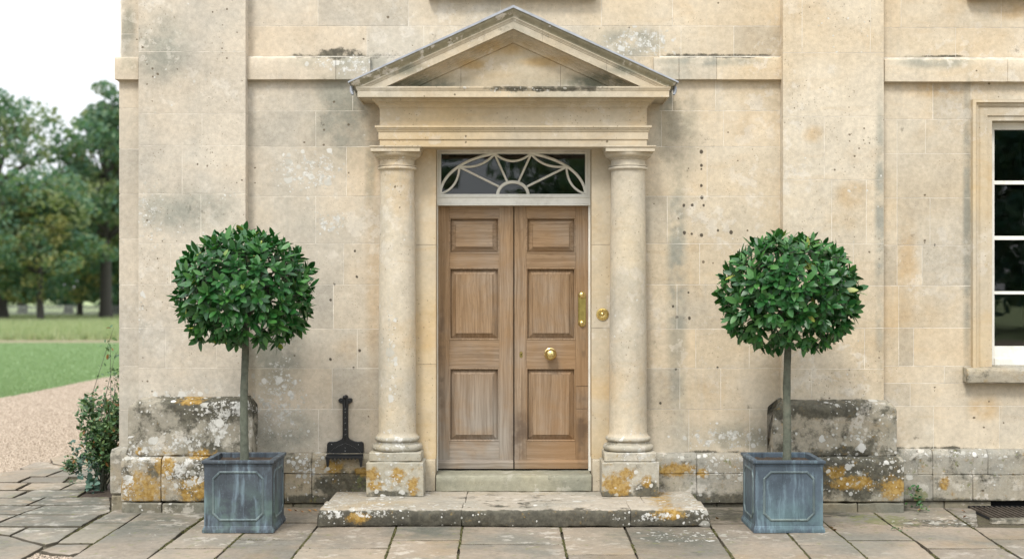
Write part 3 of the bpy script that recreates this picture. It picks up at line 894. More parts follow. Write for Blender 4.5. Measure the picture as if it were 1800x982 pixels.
# grass blades: lawn edge and rough pasture
def blades(name, pts, h, wd, mat, label):
    n = len(pts); rs = np.random.RandomState(9)
    P = np.array(pts); an = rs.uniform(0, 3.14, n); hh = h * rs.uniform(.5, 1.3, n); lean = rs.uniform(-.4, .4, (n, 2)) * hh[:, None]
    V = np.zeros((n, 3, 3))
    V[:, 0, 0] = P[:, 0] - np.cos(an) * wd; V[:, 0, 1] = P[:, 1] - np.sin(an) * wd
    V[:, 1, 0] = P[:, 0] + np.cos(an) * wd; V[:, 1, 1] = P[:, 1] + np.sin(an) * wd
    V[:, 2, 0] = P[:, 0] + lean[:, 0]; V[:, 2, 1] = P[:, 1] + lean[:, 1]
    V[:, 0, 2] = V[:, 1, 2] = -.045; V[:, 2, 2] = -.045 + hh
    me = bpy.data.meshes.new(name)
    me.vertices.add(n * 3); me.vertices.foreach_set('co', V.reshape(-1))
    me.loops.add(n * 3); me.loops.foreach_set('vertex_index', np.arange(n * 3, dtype=np.int32))
    me.polygons.add(n); me.polygons.foreach_set('loop_start', np.arange(n, dtype=np.int32) * 3)
    me.materials.append(mat); me.update(calc_edges=True)
    return tag(link(name, me), label, 'grass', kind='stuff')
M['blade'] = leafmat('grass_blade', (.155, .235, .105), (.195, .275, .130), (.24, .31, .155), .6, .2)
M['bladeP'] = leafmat('dry_grass_blade', (.20, .26, .12), (.29, .33, .165), (.38, .38, .23), .7, .2)
pts = []
while len(pts) < 45000:
    y = 10 + 26 * rr.random() ** 1.3
    x = rr.uniform(X(-60, y), X(225, y))
    if in_poly(x, y, lawn_near + [(60, lawn_far_y), (-80, lawn_far_y)]): pts.append((x, y))
blades('grass', pts, .05, .012, M['blade'], 'short mown blades covering the green lawn')
pts = []
while len(pts) < 30000:
    y = rr.uniform(ty - 1.0, 88)
    pts.append((rr.uniform(X(-80, y), X(240, y)), y))
blades('grass', pts, .32, .035, M['bladeP'], 'longer pale grass standing in the rough pasture')

# ------------------------------------------------------------------ the house
house = tag(empty('stone_house', (0, 0, 0)), 'weathered honey limestone house front with columned doorcase, pilasters and sash window', 'house')

XL = X(209)                                   # left-hand corner
ZT = 4.35
door_x0, door_x1 = X(766, -.02), X(1040, -.02)
door_top = 2.83
win_x0, win_x1 = X(1744, 0), X(1744, 0) + .93
win_z0, win_z1 = Z(640, 0), Z(212, 0)
# masonry behind the facing stones, with the door and window openings left out
core = MB()
yc0, yc1 = .0016, .42
XR = 6.2
core.box(XL + .01, door_x0 - .02, yc0, yc1, -.04, door_top + .02)
core.box(door_x1 + .02, win_x0 - .02, yc0, yc1, -.04, door_top + .02)
core.box(XL + .01, win_x0 - .02, yc0, yc1, door_top + .02, 5.2)
core.box(win_x0 - .02, win_x1 + .02, yc0, yc1, -.04, win_z0 - .02)
core.box(win_x0 - .02, win_x1 + .02, yc0, yc1, win_z1 + .02, 5.2)
core.box(win_x1 + .02, XR, yc0, yc1, -.04, 5.2)
core.box(XL + .01, XL + .40, yc1, 7.0, -.04, 5.2)
core.box(XR - .4, XR, yc1, 7.0, -.04, 5.2)
core.box(XL + .40, XR - .4, 6.6, 7.0, -.04, 5.2)
core.build('wall', M['mortar'], house)
rm = MB()
rm.box(XL + .40, XR - .4, yc1, 6.6, 5.1, 5.2)
rm.build('ceiling', M['room'], house)
inn = MB()
for (a, b) in ((-1.6, 1.6), (2.7, 5.4)):
    inn.add([(a, .43, .2), (b, .43, .2), (b, 3.6, .2), (a, 3.6, .2), (a, .43, 3.6), (b, .43, 3.6), (b, 3.6, 3.6), (a, 3.6, 3.6)],
            [(0, 1, 2, 3), (4, 7, 6, 5), (2, 6, 7, 3), (0, 3, 7, 4), (1, 5, 6, 2)])
inn.build('interior', M['room'], house, recalc=False)

def courses(x0, x1, y, mat, table, name='stone_block', jy=.0005, depth=.10, gap=.0019):
    """table: list of (z_top, z_bottom, [joint xs])"""
    for zt, zb, js in table:
        xs = [x0] + sorted(j for j in js if x0 + .04 < j < x1 - .04) + [x1]
        for a, b in zip(xs, xs[1:]):
            yy = y + random.uniform(-jy, jy)
            me = block_mesh(name, a, b, zb, zt, yy, mat, depth=depth - .0, gap=gap)
            c = Vector(((a + b) / 2, yy, (zb + zt) / 2))
            link(name, me, house, origin=c)

def tbl(ys, joints, y=0.0, top=ZT):
    zs = [Z(v, y) for v in ys]
    zs[0] = top if ys[0] <= 0 else zs[0]
    return [(zs[i], zs[i + 1], [X(j, y) for j in joints[i]]) for i in range(len(ys) - 1)]
SF = 0.0                                        # main wall face
ys = [0, 46, 99]
xa0, xa1 = X(434), X(1374)
ped = (X(640), X(1160))
# above the string course
courses(xa0, xa1, SF, M['ashlar'], tbl(ys, [[559, 718, 880, 1057, 1182], [645, 745, 1160, 1197, 1290]]))
# below it, left and right of the doorcase
courses(xa0, X(700), SF, M['ashlar'], tbl([138, 195, 258, 345, 428, 500, 578, 647, 719, 800], [[620], [555], [609], [555], [604], [586], [628], [584], [560]]))
courses(X(1103), xa1, SF, M['ashlar'], tbl([138, 195, 258, 345, 428, 500, 578, 647, 719, 800], [[1182, 1258], [1163, 1272], [1243], [1173], [1230], [1190, 1300], [1223, 1317], [1195, 1267], [1211, 1318]]))
# behind the doorcase
courses(X(640), X(1160), SF, M['ashlar'], [(Z(99), door_top + .02, [0.1])])
# right of the right-hand pilaster
wx = X(1707)
wx2 = win_x1 + (win_x0 - wx)
RZ = [0, 49, 101]
courses(X(1549), XR, SF, M['ashlar'], tbl(RZ, [[1584, 1760, 1900, 2080], [1680, 1830, 2000]]))
courses(X(1549), wx, SF, M['ashlar'], tbl([142, 210], [[1640]]))
courses(wx, XR, SF, M['ashlar'], [(Z(142), Z(176), [X(1703), X(1850), X(2040)])])
courses(X(1549), wx + .01, SF, M['ashlar'], tbl([210, 270, 348, 431, 502, 576, 643, 673], [[1577, 1627], [1577], [1577, 1635], [1577, 1621], [1580], [1580, 1606], [1660]]))
courses(wx2 - .01, XR, SF, M['ashlar'], tbl([176, 270, 348, 431, 502, 576, 643, 673], [[2050], [2100], [2040], [2120], [2060], [2130], [2070]]))
courses(X(1549), XR, SF, M['ashlar'], tbl([673, 713, 792], [[1600, 1850, 2020], [1641, 1757, 1910, 2060]]))
# corner strip left of the pilaster
courses(X(213), X(247), SF, M['ashlar'], tbl([0, 60, 102], [[], []]), )
courses(XL, X(247), SF, M['ashlar'], tbl([140, 190, 262, 341, 420, 500, 576, 643, 720, 800], [[]] * 9))
# side wall of the house
for k, (zt, zb, _) in enumerate(tbl([0, 60, 102, 190, 262, 341, 420, 500, 576, 643, 720, 800, 892], [[]] * 12)):
    y0 = .1
    j = 0
    while y0 < 6.9:
        y1 = min(7.0, y0 + (.55 + .25 * ((k * 7 + j * 5) % 3)))
        x_ = XL if k > 1 else X(213)
        m = MB().add([(x_, y0 + .002, zb + .002), (x_, y1 - .002, zb + .002), (x_, y1 - .002, zt - .002), (x_, y0 + .002, zt - .002),
                      (x_ + .05, y0 + .002, zb + .002), (x_ + .05, y1 - .002, zb + .002), (x_ + .05, y1 - .002, zt - .002), (x_ + .05, y0 + .002, zt - .002)],
                     [(0, 3, 2, 1), (0, 1, 5, 4), (1, 2, 6, 5), (2, 3, 7, 6), (3, 0, 4, 7), (4, 5, 6, 7)])
        m.build('stone_block', M['ashlar'], house, origin=(x_, (y0 + y1) / 2, zb))
        y0 = y1; j += 1

# pilasters
PY = -.11
for (a, b, yss, jj) in ((243, 432, [0, 91, 200, 256, 341, 428, 500, 576, 646, 702], [[], [], [355], [320], [353], [300], [], [290, 380], [], [292]]),
                        (1376, 1554, [0, 93, 205, 316, 428, 502, 576, 648, 706], [[1410, 1530], [], [1449], [1462, 1523], [1500], [1440], [1520], [1427]])):
    courses(X(a, PY), X(b, PY), PY, M['pilaster'], tbl(yss, jj, PY), depth=.125)
    MB().box(X(a, PY) + .003, X(b, PY) - .003, PY + .0016, -.0, .42, ZT - .01).build('wall', M['mortar'], house)

# string course and its weathered top
def string(x0, x1, z0, z1, y=-.055, seed=0, joints=()):
    xs = [x0] + list(joints) + [x1]
    for i, (a, b) in enumerate(zip(xs, xs[1:])):
        prof = [(y, z0), (y, z1 - .012), (y + .012, z1), (.03, z1 + .012), (.03, z0)]
        stone_bar(prof, a + .001, b - .001, r=.003, amp=.0016, step=.06, seed=seed + i).build('string_course', M['ashlar'], house, origin=((a + b) / 2, 0, z0))
zs0, zs1 = Z(140, -.055), Z(100, -.055)
string(X(434), X(652), zs0, zs1, joints=[X(592)])
string(X(1148), X(1374), zs0, zs1, seed=5, joints=[X(1192), X(1258)])
string(X(1551), XR, Z(144, -.055), Z(103, -.055), seed=9, joints=[X(1767), X(1990)])
string(X(201, -.055), X(247), zs0, zs1, seed=15)
stone_bar([(.03, zs0), (.03, zs1), (7.0, zs1), (7.0, zs0)], X(201, -.055) + .0, XL + .03, r=.003, amp=0.001, step=1.0).build('string_course', M['ashlar'], house)

# plinth of the main wall
BY = -.075
bz = [Z(v, BY) for v in (797, 832, 884)]
bz2 = [Z(v, BY) for v in (790, 834, 880)]
def base_run(x0, x1, zs_, j1, j2, seed):
    for (zt, zb, js, capy) in ((zs_[0], zs_[1], j1, .035), (zs_[1], zs_[2], j2, 0)):
        xs = [x0] + [X(j, BY) for j in js] + [x1]
        for i, (a, b) in enumerate(zip(xs, xs[1:])):
            yy = BY + random.uniform(-.006, .006)
            prof = [(yy, zb + .0015), (yy, zt - .0015 - capy), (yy + capy * .8, zt - .0015), (.03, zt + .004 if capy else zt - .003), (.03, zb + .003)]
            stone_bar(prof, a + .0015, b - .0015, r=.004, amp=.0035, step=.035, seed=seed + i * 3 + (50 if capy else 0)).build('plinth_stone', M['base'], house, origin=((a + b) / 2, 0, zb))
base_run(X(440), X(655), bz, [548], [500, 548], 1)
base_run(X(1150), X(1362), bz, [1225], [1225, 1330], 21)
base_run(X(1560), XR, bz2, [1614, 1640, 1737, 1850, 2010], [1640, 1710, 1830, 1960], 41)
# a low footing course, set back under the plinth
def footing(x0, x1, zt, y, js, seed, mat='footing'):
    xs = [x0] + [X(j, y) for j in js] + [x1]
    for i, (a, b) in enumerate(zip(xs, xs[1:])):
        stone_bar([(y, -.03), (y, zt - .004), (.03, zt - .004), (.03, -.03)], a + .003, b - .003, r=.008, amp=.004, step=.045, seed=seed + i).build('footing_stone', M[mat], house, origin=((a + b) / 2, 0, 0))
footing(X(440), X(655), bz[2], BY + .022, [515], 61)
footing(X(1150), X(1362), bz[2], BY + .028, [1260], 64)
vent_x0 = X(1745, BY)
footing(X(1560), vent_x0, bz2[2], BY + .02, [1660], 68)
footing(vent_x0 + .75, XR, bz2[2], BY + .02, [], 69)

# plinths under the pilasters: sloped shoulder block over a wider block over a footing
def pier(a0, a1, b0, b1, c0, c1, ztop, zmid, zlow, seed, mat, jb, jc):
    y1_, y2_ = -.235, -.292
    x0, x1 = X(a0, y1_), X(a1, y1_)
    # shouldered upper block, chamfered at its two upper corners
    jx = x0 + (x1 - x0) * .55
    prof = [(y1_, zmid), (y1_, ztop - .06), (y1_ + .018, ztop - .028), (PY - .010, ztop), (.0, ztop + .004), (.0, zmid)]
    mb = stone_bar(prof, x0, x1, r=.010, amp=.006, step=.03, seed=seed)
    # chamfer in plan view of the ends near the top
    vs = []
    for (x, y, z) in mb.v:
        t = max(0, (z - (ztop - .07)) / .07)
        if x < x0 + .09: x = max(x, x0 + .085 * min(1, t) * 1.0) if t > 0 else x
        if x > x1 - .06: x = min(x, x1 - .055 * min(1, t)) if t > 0 else x
        vs.append((x, y, z))
    mb.v = vs
    mb.build('plinth_block', M[mat], house, origin=((x0 + x1) / 2, 0, zmid))
    xs = [X(b0, y2_)] + [X(j, y2_) for j in jb] + [X(b1, y2_)]
    for i, (p, r_) in enumerate(zip(xs, xs[1:])):
        prof = [(y2_, zlow + .003), (y2_, zmid - .03), (y2_ + .03, zmid - .003), (.0, zmid - .003), (.0, zlow + .003)]
        stone_bar(prof, p + .002, r_ - .002, r=.009, amp=.006, step=.03, seed=seed + 3 + i).build('plinth_block', M[mat], house, origin=((p + r_) / 2, 0, zlow))
    xs = [X(c0, y2_)] + [X(j, y2_) for j in jc] + [X(c1, y2_)]
    for i, (p, r_) in enumerate(zip(xs, xs[1:])):
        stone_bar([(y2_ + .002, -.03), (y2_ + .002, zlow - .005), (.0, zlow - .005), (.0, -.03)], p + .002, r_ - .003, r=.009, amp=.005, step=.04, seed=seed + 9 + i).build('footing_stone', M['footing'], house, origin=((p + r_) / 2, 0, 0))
pier(224, 443, 212, 452, 213, 452, Z(699, -.2), Z(802, -.26), Z(882, -.292), 100, 'plinthL', [283], [284])
pier(1359, 1577, 1352, 1590, 1352, 1590, Z(703, -.2), Z(802, -.26), Z(883, -.292), 130, 'plinthR', [1440], [1424, 1508])
# small block returning round the corner of the house
x0, x1 = X(193, -.16), X(222, -.16)
stone_bar([(-.16, .115), (-.16, Z(797, -.16)), (-.13, Z(789, -.16)), (.3, Z(788, -.16)), (.3, .115)], x0, x1, r=.012, amp=.004, step=.04, seed=200).build('plinth_block', M['base'], house)
stone_bar([(-.15, -.03), (-.15, .110), (.3, .110), (.3, -.03)], x0 + .006, x1, r=.01, amp=.004, step=.04, seed=210).build('footing_stone', M['footing'], house)
stone_bar([(.3, -.03), (.3, .43), (6.9, .43), (6.9, -.03)], x0 + .02, x0 + .2, r=.01, amp=.003, step=.3, seed=220).build('plinth_block', M['base'], house)

# ------------------------------------------------------------------ doorcase: jambs, columns, entablature, pediment
JY = -.02
AX = -.105                                     # column axis
for side, (a, b) in enumerate(((700, 766), (1040, 1103))):
    xa, xb = X(a, JY), X(b, JY)
    tb = [(door_top, Z(430, JY), []), (Z(430, JY), Z(576, JY) if side else Z(640, JY), []), (Z(576, JY) if side else Z(640, JY), Z(806, JY), [])]
    for zt, zb, _ in tb:
        m = MB().box(xa, xb, JY + random.uniform(0, .0015), .25, zb + .0012, zt - .0012)
        m.build('door_jamb', M['doorcase'], house, origin=((xa + xb) / 2, 0, zb))
    xa2, xb2 = (xa, X(765, JY - .03)) if side == 0 else (X(1041.5, JY - .03), xb)
    stone_bar([(JY - .03, .125), (JY - .03, Z(808, JY)), (JY - .02, Z(806, JY) - .001), (.24, Z(806, JY) - .001), (.24, .125)], xa2, xb2, r=.004, amp=.002, step=.04, seed=230 + side).build('jamb_plinth', M['column'], house)
MB().box(door_x0 - .1, door_x1 + .1, JY + .001, .25, door_top, door_top + .25).build('door_lintel', M['doorcase'], house)

def column(pxc, seed):
    cx = X(pxc, -.32)
    zA = Z(300, AX); zB = Z(765, AX)
    prof = []
    for k in range(15):
        t = k / 14
        r = .1455 - .0145 * t ** 1.7
        prof.append((r, zB + .03 + (zA - .012 - zB - .03) * t))
    prof = [(.163, zB - .004), (.155, zB + .006), (.149, zB + .018)] + prof + [(.133, zA - .006), (.137, zA)]
    mb = MB().lathe(cx, (AX, 0), prof, 64)
    c = mb.build('column', M['column'], house, origin=(cx, AX, zB))
    # capital
    a = zA
    prof = [(.137, a), (.146, a + .003), (.1505, a + .010), (.1505, a + .017), (.146, a + .024), (.137, a + .027), (.150, a + .029), (.150, a + .034), (.134, a + .036),
            (.133, a + .078), (.142, a + .080), (.142, a + .087), (.150, a + .088), (.150, a + .094)]
    for k in range(9):
        t = k / 8 * PI / 2
        prof.append((.150 + .032 * math.sin(t), a + .094 + .040 * (1 - math.cos(t)) * .9))
    zab = prof[-1][1]
    MB().lathe(cx, (AX, 0), prof, 64).build('capital', M['column'], c)
    h = .186
    ztop = Z(256, AX - h)
    pr = [(0, zab), (0, ztop - .017), (.003, ztop - .016), (.006, ztop - .012), (.010, ztop - .008), (.010, ztop)]
    mb = MB()
    vs = []
    for p, z in pr:
        hh = h + p
        vs += [(cx - hh, AX - hh, z), (cx + hh, AX - hh, z), (cx + hh, .01, z), (cx - hh, .01, z)]
    fs = [(0, 3, 2, 1)] + [(4 * i + k, 4 * i + (k + 1) % 4, 4 * i + 4 + (k + 1) % 4, 4 * i + 4 + k) for i in range(len(pr) - 1) for k in range(4)]
    m_ = 4 * (len(pr) - 1)
    fs.append((m_, m_ + 1, m_ + 2, m_ + 3))
    mb.add(vs, fs)
    mb.build('abacus', M['column'], c)
    # base: upper torus, scotia, lower torus
    zt = Z(796, AX - .12)
    z2 = .452
    def torus(r0, zc, hh, bulge): return [(r0 + bulge * math.cos(t), zc + hh * math.sin(t)) for t in [(-PI / 2) + PI * k / 10 for k in range(11)]]
    hb = zB - z2
    prof = torus(.168, z2 + hb * .24, hb * .24, .027) + [(.168, z2 + hb * .50), (.160, z2 + hb * .52), (.157, z2 + hb * .60), (.158, z2 + hb * .64)] + torus(.152, z2 + hb * .83, hb * .17, .022) + [(.15, zB + .002)]
    mb = MB().lathe(cx, (AX, 0), prof, 64)
    mb.v = [tuple(Vector(v) + mnoise.noise_vector(Vector(v) * 18) * .003) for v in mb.v]
    mb.build('column_base', M['colbase'], c)
    zp = Z(812, -.32)
    h1, h2 = .197, .2165
    stone_bar([(AX - h1, zp + .002), (AX - h1, z2), (-.0, z2), (-.0, zp + .002)], cx - h1, cx + h1, r=.006, amp=.0035, step=.03, seed=seed).build('upper_plinth', M['colbase'], c)
    stone_bar([(AX - h2, .124), (AX - h2, zp), (-.0, zp), (-.0, .124)], cx - h2, cx + h2, r=.006, amp=.0035, step=.03, seed=seed + 7).build('plinth', M['colbase'], c)
    return cx
cl = column(694, 300)
cr = column(1108.5, 340)

EY = -.235                                     # entablature face
ex0, ex1 = X(667.5, EY), X(1137, EY)
def molding(name, prof, mat, x0=ex0, x1=ex1, yf=EY, back=.0, splits=(), parent=None):
    """prof: (projection, z) open outline from bottom to top; returns to the wall at both ends"""
    n = len(prof)
    segs = [x0] + list(splits) + [x1]
    for i, (a, b) in enumerate(zip(segs, segs[1:])):
        path = []
        if i == 0:
            path += [lambda p: (x0 - p[0], back, p[1]), lambda p: (x0 - p[0], yf - p[0], p[1])]
        else: path += [lambda p, a=a: (a + .0007, yf - p[0], p[1])]
        if i == len(segs) - 2:
            path += [lambda p: (x1 + p[0], yf - p[0], p[1]), lambda p: (x1 + p[0], back, p[1])]
        else: path += [lambda p, b=b: (b - .0007, yf - p[0], p[1])]
        vs = [fn(p) for fn in path for p in prof]
        fs = [(r_ * n + k, r_ * n + k + 1, (r_ + 1) * n + k + 1, (r_ + 1) * n + k) for r_ in range(len(path) - 1) for k in range(n - 1)]
        m = len(path)
        # top and bottom
        fs.append(tuple(r_ * n + n - 1 for r_ in range(m)) + ())
        fs.append(tuple(r_ * n for r_ in range(m))[::-1])
        mb = MB().add(vs, fs)
        mb.build(name, mat, house, origin=((a + b) / 2, yf, prof[0][1]))
z1, z2, z3, z4, z5 = Z(258, EY), Z(245, EY), Z(232, EY), Z(221.5, EY), Z(190, EY)
molding('architrave', [(0, z1), (0, z2 - .001), (.009, z2), (.009, z3), (.015, z3 + .002), (.017, z3 + .010), (.024, z3 + .016), (.024, z4 - .018), (.034, z4 - .016), (.034, z4)], M['doorcase'], splits=[X(902, EY) + .21])
molding('frieze', [(0, z4), (0, z5)], M['doorcase'], splits=[X(902, EY)])
zc0, zc1 = Z(170.5, EY - .155), Z(152, EY - .16)
molding('bed_moulding', [(0, z5), (.006, z5 + .001), (.006, z5 + .010), (.010, z5 + .020), (.018, z5 + .030), (.032, z5 + .037), (.032, z5 + .043), (.045, z5 + .047), (.052, z5 + .056), (.055, zc0 + .012)], M['doorcase'], splits=[X(810, EY), X(1045, EY)])
molding('cornice', [(.046, zc0 + .006), (.138, zc0 + .006), (.142, zc0), (.152, zc0), (.152, zc1 - .032), (.156, zc1 - .030), (.156, zc1 - .024), (.160, zc1 - .020), (.164, zc1 - .010), (.164, zc1)], M['cornice'], splits=[X(812, EY), X(1120, EY)])
# solid stone behind the mouldings
sb = MB()
sb.box(ex0 + .004, ex1 - .004, EY + .004, -.001, z1 + .003, zc1 - .004)
sb.build('entablature_core', M['doorcase'], house)

# tympanum and raking cornices
zAp = 3.797
slope = .4545
xm = (ex0 + ex1) / 2
hw = (ex1 - ex0) / 2
def tyz(x, d): return zAp - d - slope * abs(x - xm)
T = []
for (a, b) in ((ex0, xm - .40), (xm - .40, xm + .36), (xm + .36, ex1)):
    a += .001; b -= .001
    pts = [(a, zc1 - .003), (b, zc1 - .003)]
    if a < xm < b: top = [(b, tyz(b, .2)), (xm, tyz(xm, .2)), (a, tyz(a, .2))]
    else: top = [(b, tyz(b, .2)), (a, tyz(a, .2))]
    pts += [(x, max(z, zc1 - .002)) for x, z in top]
    n = len(pts)
    mb = MB().add([(x, EY + .006, z) for x, z in pts] + [(x, -.002, z) for x, z in pts], [tuple(range(n)), tuple(range(n, 2 * n))[::-1]] + [(k, (k + 1) % n, n + (k + 1) % n, n + k) for k in range(n)])
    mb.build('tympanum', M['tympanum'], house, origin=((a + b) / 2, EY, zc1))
def rake(name, prof, mat, splits):
    """prof: (projection, drop) outline top to bottom"""
    n = len(prof)
    for sg in (-1, 1):
        def endx(p): return min(hw + p[0], (zAp - p[1] - (zc1 - .002)) / slope)
        def pt(p, t, y=None):
            e = endx(p)
            u = min(e, t) if t is not None else e
            return (xm + sg * u, (EY - p[0]) if y is None else y, zAp - p[1] - slope * u)
        stops = [0] + splits + [None]
        for i in range(len(stops) - 1):
            a, b = stops[i], stops[i + 1]
            path = [lambda p, a=a: pt(p, a + (.0006 if a else 0)), lambda p, b=b: pt(p, b - .0006 if b else None)]
            if b is None: path.append(lambda p: pt(p, None, -.002))
            vs = [fn(p) for fn in path for p in prof]
            fs = [(r_ * n + k, r_ * n + k + 1, (r_ + 1) * n + k + 1, (r_ + 1) * n + k) for r_ in range(len(path) - 1) for k in range(n - 1)]
            mb = MB().add(vs, fs)
            # closing faces: top surface back to the wall, and soffit
            v0 = pt(prof[0], a); v1 = pt(prof[0], b)
            mb.add([v0, v1, (v1[0], -.002, v1[2]), (v0[0], -.002, v0[2])], [(0, 1, 2, 3)])
            mb.build(name, mat, house, origin=(xm + sg * (a or 0), EY, zAp))
sima = [(.200, 0), (.200, .010)]
for k in range(9):
    t = k / 8
    sima.append((.200 - .036 * (.5 - .5 * math.cos(PI * t)) - .002, .012 + .050 * t))
sima += [(.158, .064)]
rake('raking_gutter', sima, M['sima'], [.22, .62, 1.0])
rake('raking_cornice', [(.160, .062), (.166, .063), (.166, .071), (.160, .074), (.160, .080), (.155, .083), (.155, .090), (.150, .093), (.150, .150), (.140, .151), (.136, .146), (.062, .146)], M['cornice'], [.22, .70])
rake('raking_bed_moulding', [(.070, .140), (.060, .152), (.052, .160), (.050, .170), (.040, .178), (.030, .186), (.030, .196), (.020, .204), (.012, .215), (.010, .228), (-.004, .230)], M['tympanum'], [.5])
for sg in (-1, 1):                              # lead over the pediment, in lapped sheets
    for i, (a, b) in enumerate(((0, .24), (.225, .60), (.585, .98), (.965, hw + .216))):
        lift = .0025 * (3 - i)
        yb0 = EY - .208 - .001 * (3 - i)
        vs = []
        for u in (a, b):
            zz_ = zAp - slope * u
            vs += [(xm + sg * u, yb0, zz_ - .006), (xm + sg * u, yb0, zz_ + lift + .006), (xm + sg * u, -.0, zz_ + lift + .012), (xm + sg * u, -.0, zz_ + lift - .004), (xm + sg * u, yb0 + .004, zz_ + .0015), (xm + sg * u, yb0 + .004, zz_ - .006)]
        fs = [(k, (k + 1) % 6, 6 + (k + 1) % 6, 6 + k) for k in range(6)] + [tuple(range(6)), tuple(range(6, 12))[::-1]]
        MB().add(vs, fs).build('lead_sheet', M['leadroof'], house, origin=(xm + sg * a, EY, zAp))
    # small lead spout at the foot of the slope
    u = hw + .20
    p0 = Vector((xm + sg * (u - .0), EY - .10, tyz(xm + u, .03)))
    MB().tube([p0, p0 + Vector((sg * -.002, -.02, -.035)), p0 + Vector((sg * -.012, -.04, -.062))], [.017, .015, .008], 10).build('lead_spout', M['leadroof'], house)

# ------------------------------------------------------------------ threshold, fanlight, doors
thz = .250
stone_bar([(-.065, .124), (-.065, thz - .012), (-.05, thz), (.40, thz + .002), (.40, .124)], X(766, -.06), X(1040, -.06), r=.006, amp=.004, step=.035, seed=400).build('threshold', M['threshold'], house)

FY = .165
fan = MB()
fx0, fx1 = door_x0 - .03, door_x1 + .03
gx0, gx1 = X(775, FY), X(1029, FY)
gz0, gz1 = Z(341, FY), Z(270, FY)
ftop = 2.82
tz0 = Z(361, FY)
# the frame runs down both sides as thin posts
fan.box(fx0, X(769.5, FY), FY + .004, FY + .09, thz + .004, tz0)
fan.box(X(1034.5, FY), fx1, FY + .004, FY + .09, thz + .004, tz0)
fan.box(fx0, gx0, FY, FY + .09, tz0, ftop)
fan.box(gx1, fx1, FY, FY + .09, tz0, ftop)
fan.box(gx0, gx1, FY, FY + .09, gz1, ftop)
fan.box(gx0, gx1, FY, FY + .09, Z(346, FY), gz0)
fr = fan.build('fanlight', M['paint'], house, origin=(0, FY, gz0))
m = MB()
m.box(X(767, FY) , X(1038.5, FY), FY - .012, FY - .001, tz0 + .012, Z(347.5, FY))
m.box(X(767, FY) , X(1038.5, FY), FY - .020, FY - .001, Z(347, FY), Z(345, FY))
m.box(X(767, FY) , X(1038.5, FY), FY - .018, FY - .001, tz0, tz0 + .0105)
m.box(gx0, gx1, FY + .0, FY + .09, tz0, Z(346.2, FY))
m.build('transom', M['paint'], fr)
# raised inner bead of the frame
m = MB()
bx0, bx1, bz0_, bz1_ = gx0 - .012, gx1 + .012, gz0 - .010, gz1 + .012
m.box(bx0, bx1, FY - .006, FY - .001, bz1_ - .008, bz1_)
m.box(bx0, bx0 + .008, FY - .006, FY - .001, bz0_, bz1_ - .0085)
m.box(bx1 - .008, bx1, FY - .006, FY - .001, bz0_, bz1_ - .0085)
m.build('bead', M['paint'], fr)
def fp(x, y): return Vector((X(740 + x / 3.068, FY), 0, Z(240 + y / 3.068, FY)))   # detail-view point on the fanlight
def gbar(pts, wd, name='glazing_bar', yf=FY + .006, d=.03):
    """a moulded glazing bar: raised centre, sloped sides"""
    pts = [Vector(p) for p in pts]
    prof = [(-wd, d), (-wd, .008), (-wd * .45, .002), (-wd * .4, 0), (wd * .4, 0), (wd * .45, .002), (wd, .008), (wd, d)]
    vs = []
    for i, p in enumerate(pts):
        t = (pts[min(i + 1, len(pts) - 1)] - pts[max(i - 1, 0)]).normalized()
        nrm = Vector((-t.z, 0, t.x))
        for u, v in prof: vs.append((p.x + nrm.x * u, yf + v, p.z + nrm.z * u))
    n = len(prof)
    fs = [(i * n + k, i * n + (k + 1) % n, (i + 1) * n + (k + 1) % n, (i + 1) * n + k) for i in range(len(pts) - 1) for k in range(n)]
    fs += [tuple(range(n)), tuple(range((len(pts) - 1) * n, len(pts) * n))[::-1]]
    MB().add(vs, fs).build(name, M['paint'], fr)
cx_, cy_ = 495.5, 312
A_, B_ = 392, 228
def ell(a0, a1, n, A=A_, B=B_): return [fp(cx_ + A * math.cos(t), cy_ - B * math.sin(t)) for t in [a0 + (a1 - a0) * k / n for k in range(n + 1)]]
tn = [math.acos(290 / A_), math.acos(98 / A_)]        # where the scallops meet the big arch
gbar(ell(R(1), math.acos(80 / A_) - .0, 22), .0105)
gbar(ell(PI - R(1), PI - math.acos(80 / A_), 22), .0105)
def arc3(p, m, q_, n=12):
    return [fp(*(Vector(p) * (1 - t) ** 2 + (2 * Vector(m) - (Vector(p) + Vector(q_)) * .5) * 2 * t * (1 - t) + Vector(q_) * t * t)) for t in [k / n for k in range(n + 1)]]
for s_ in (-1, 1):
    f_ = lambda x: cx_ + s_ * (x - cx_)
    gbar(arc3((f_(785), 165), (f_(812), 255), (f_(880), 306)), .0085)
    gbar(arc3((f_(598), 97), (f_(680), 152), (f_(785), 160)), .0085)
    gbar([fp(f_(593), 95), fp(f_(527), 240)], .0085, yf=FY + .008)
    gbar([fp(f_(785), 163), fp(f_(572), 268)], .0085, yf=FY + .008)
gbar(arc3((403, 95), (495, 131), (588, 95)), .0085)
gbar([fp(cx_ + 82 * math.cos(t), cy_ - 68 * math.sin(t)) for t in [PI * k / 20 for k in range(21)]], .0125, yf=FY + .004)
MB().box(gx0 - .004, gx1 + .004, FY + .040, FY + .044, gz0 - .004, gz1 + .004).build('pane', M['glass'], fr)

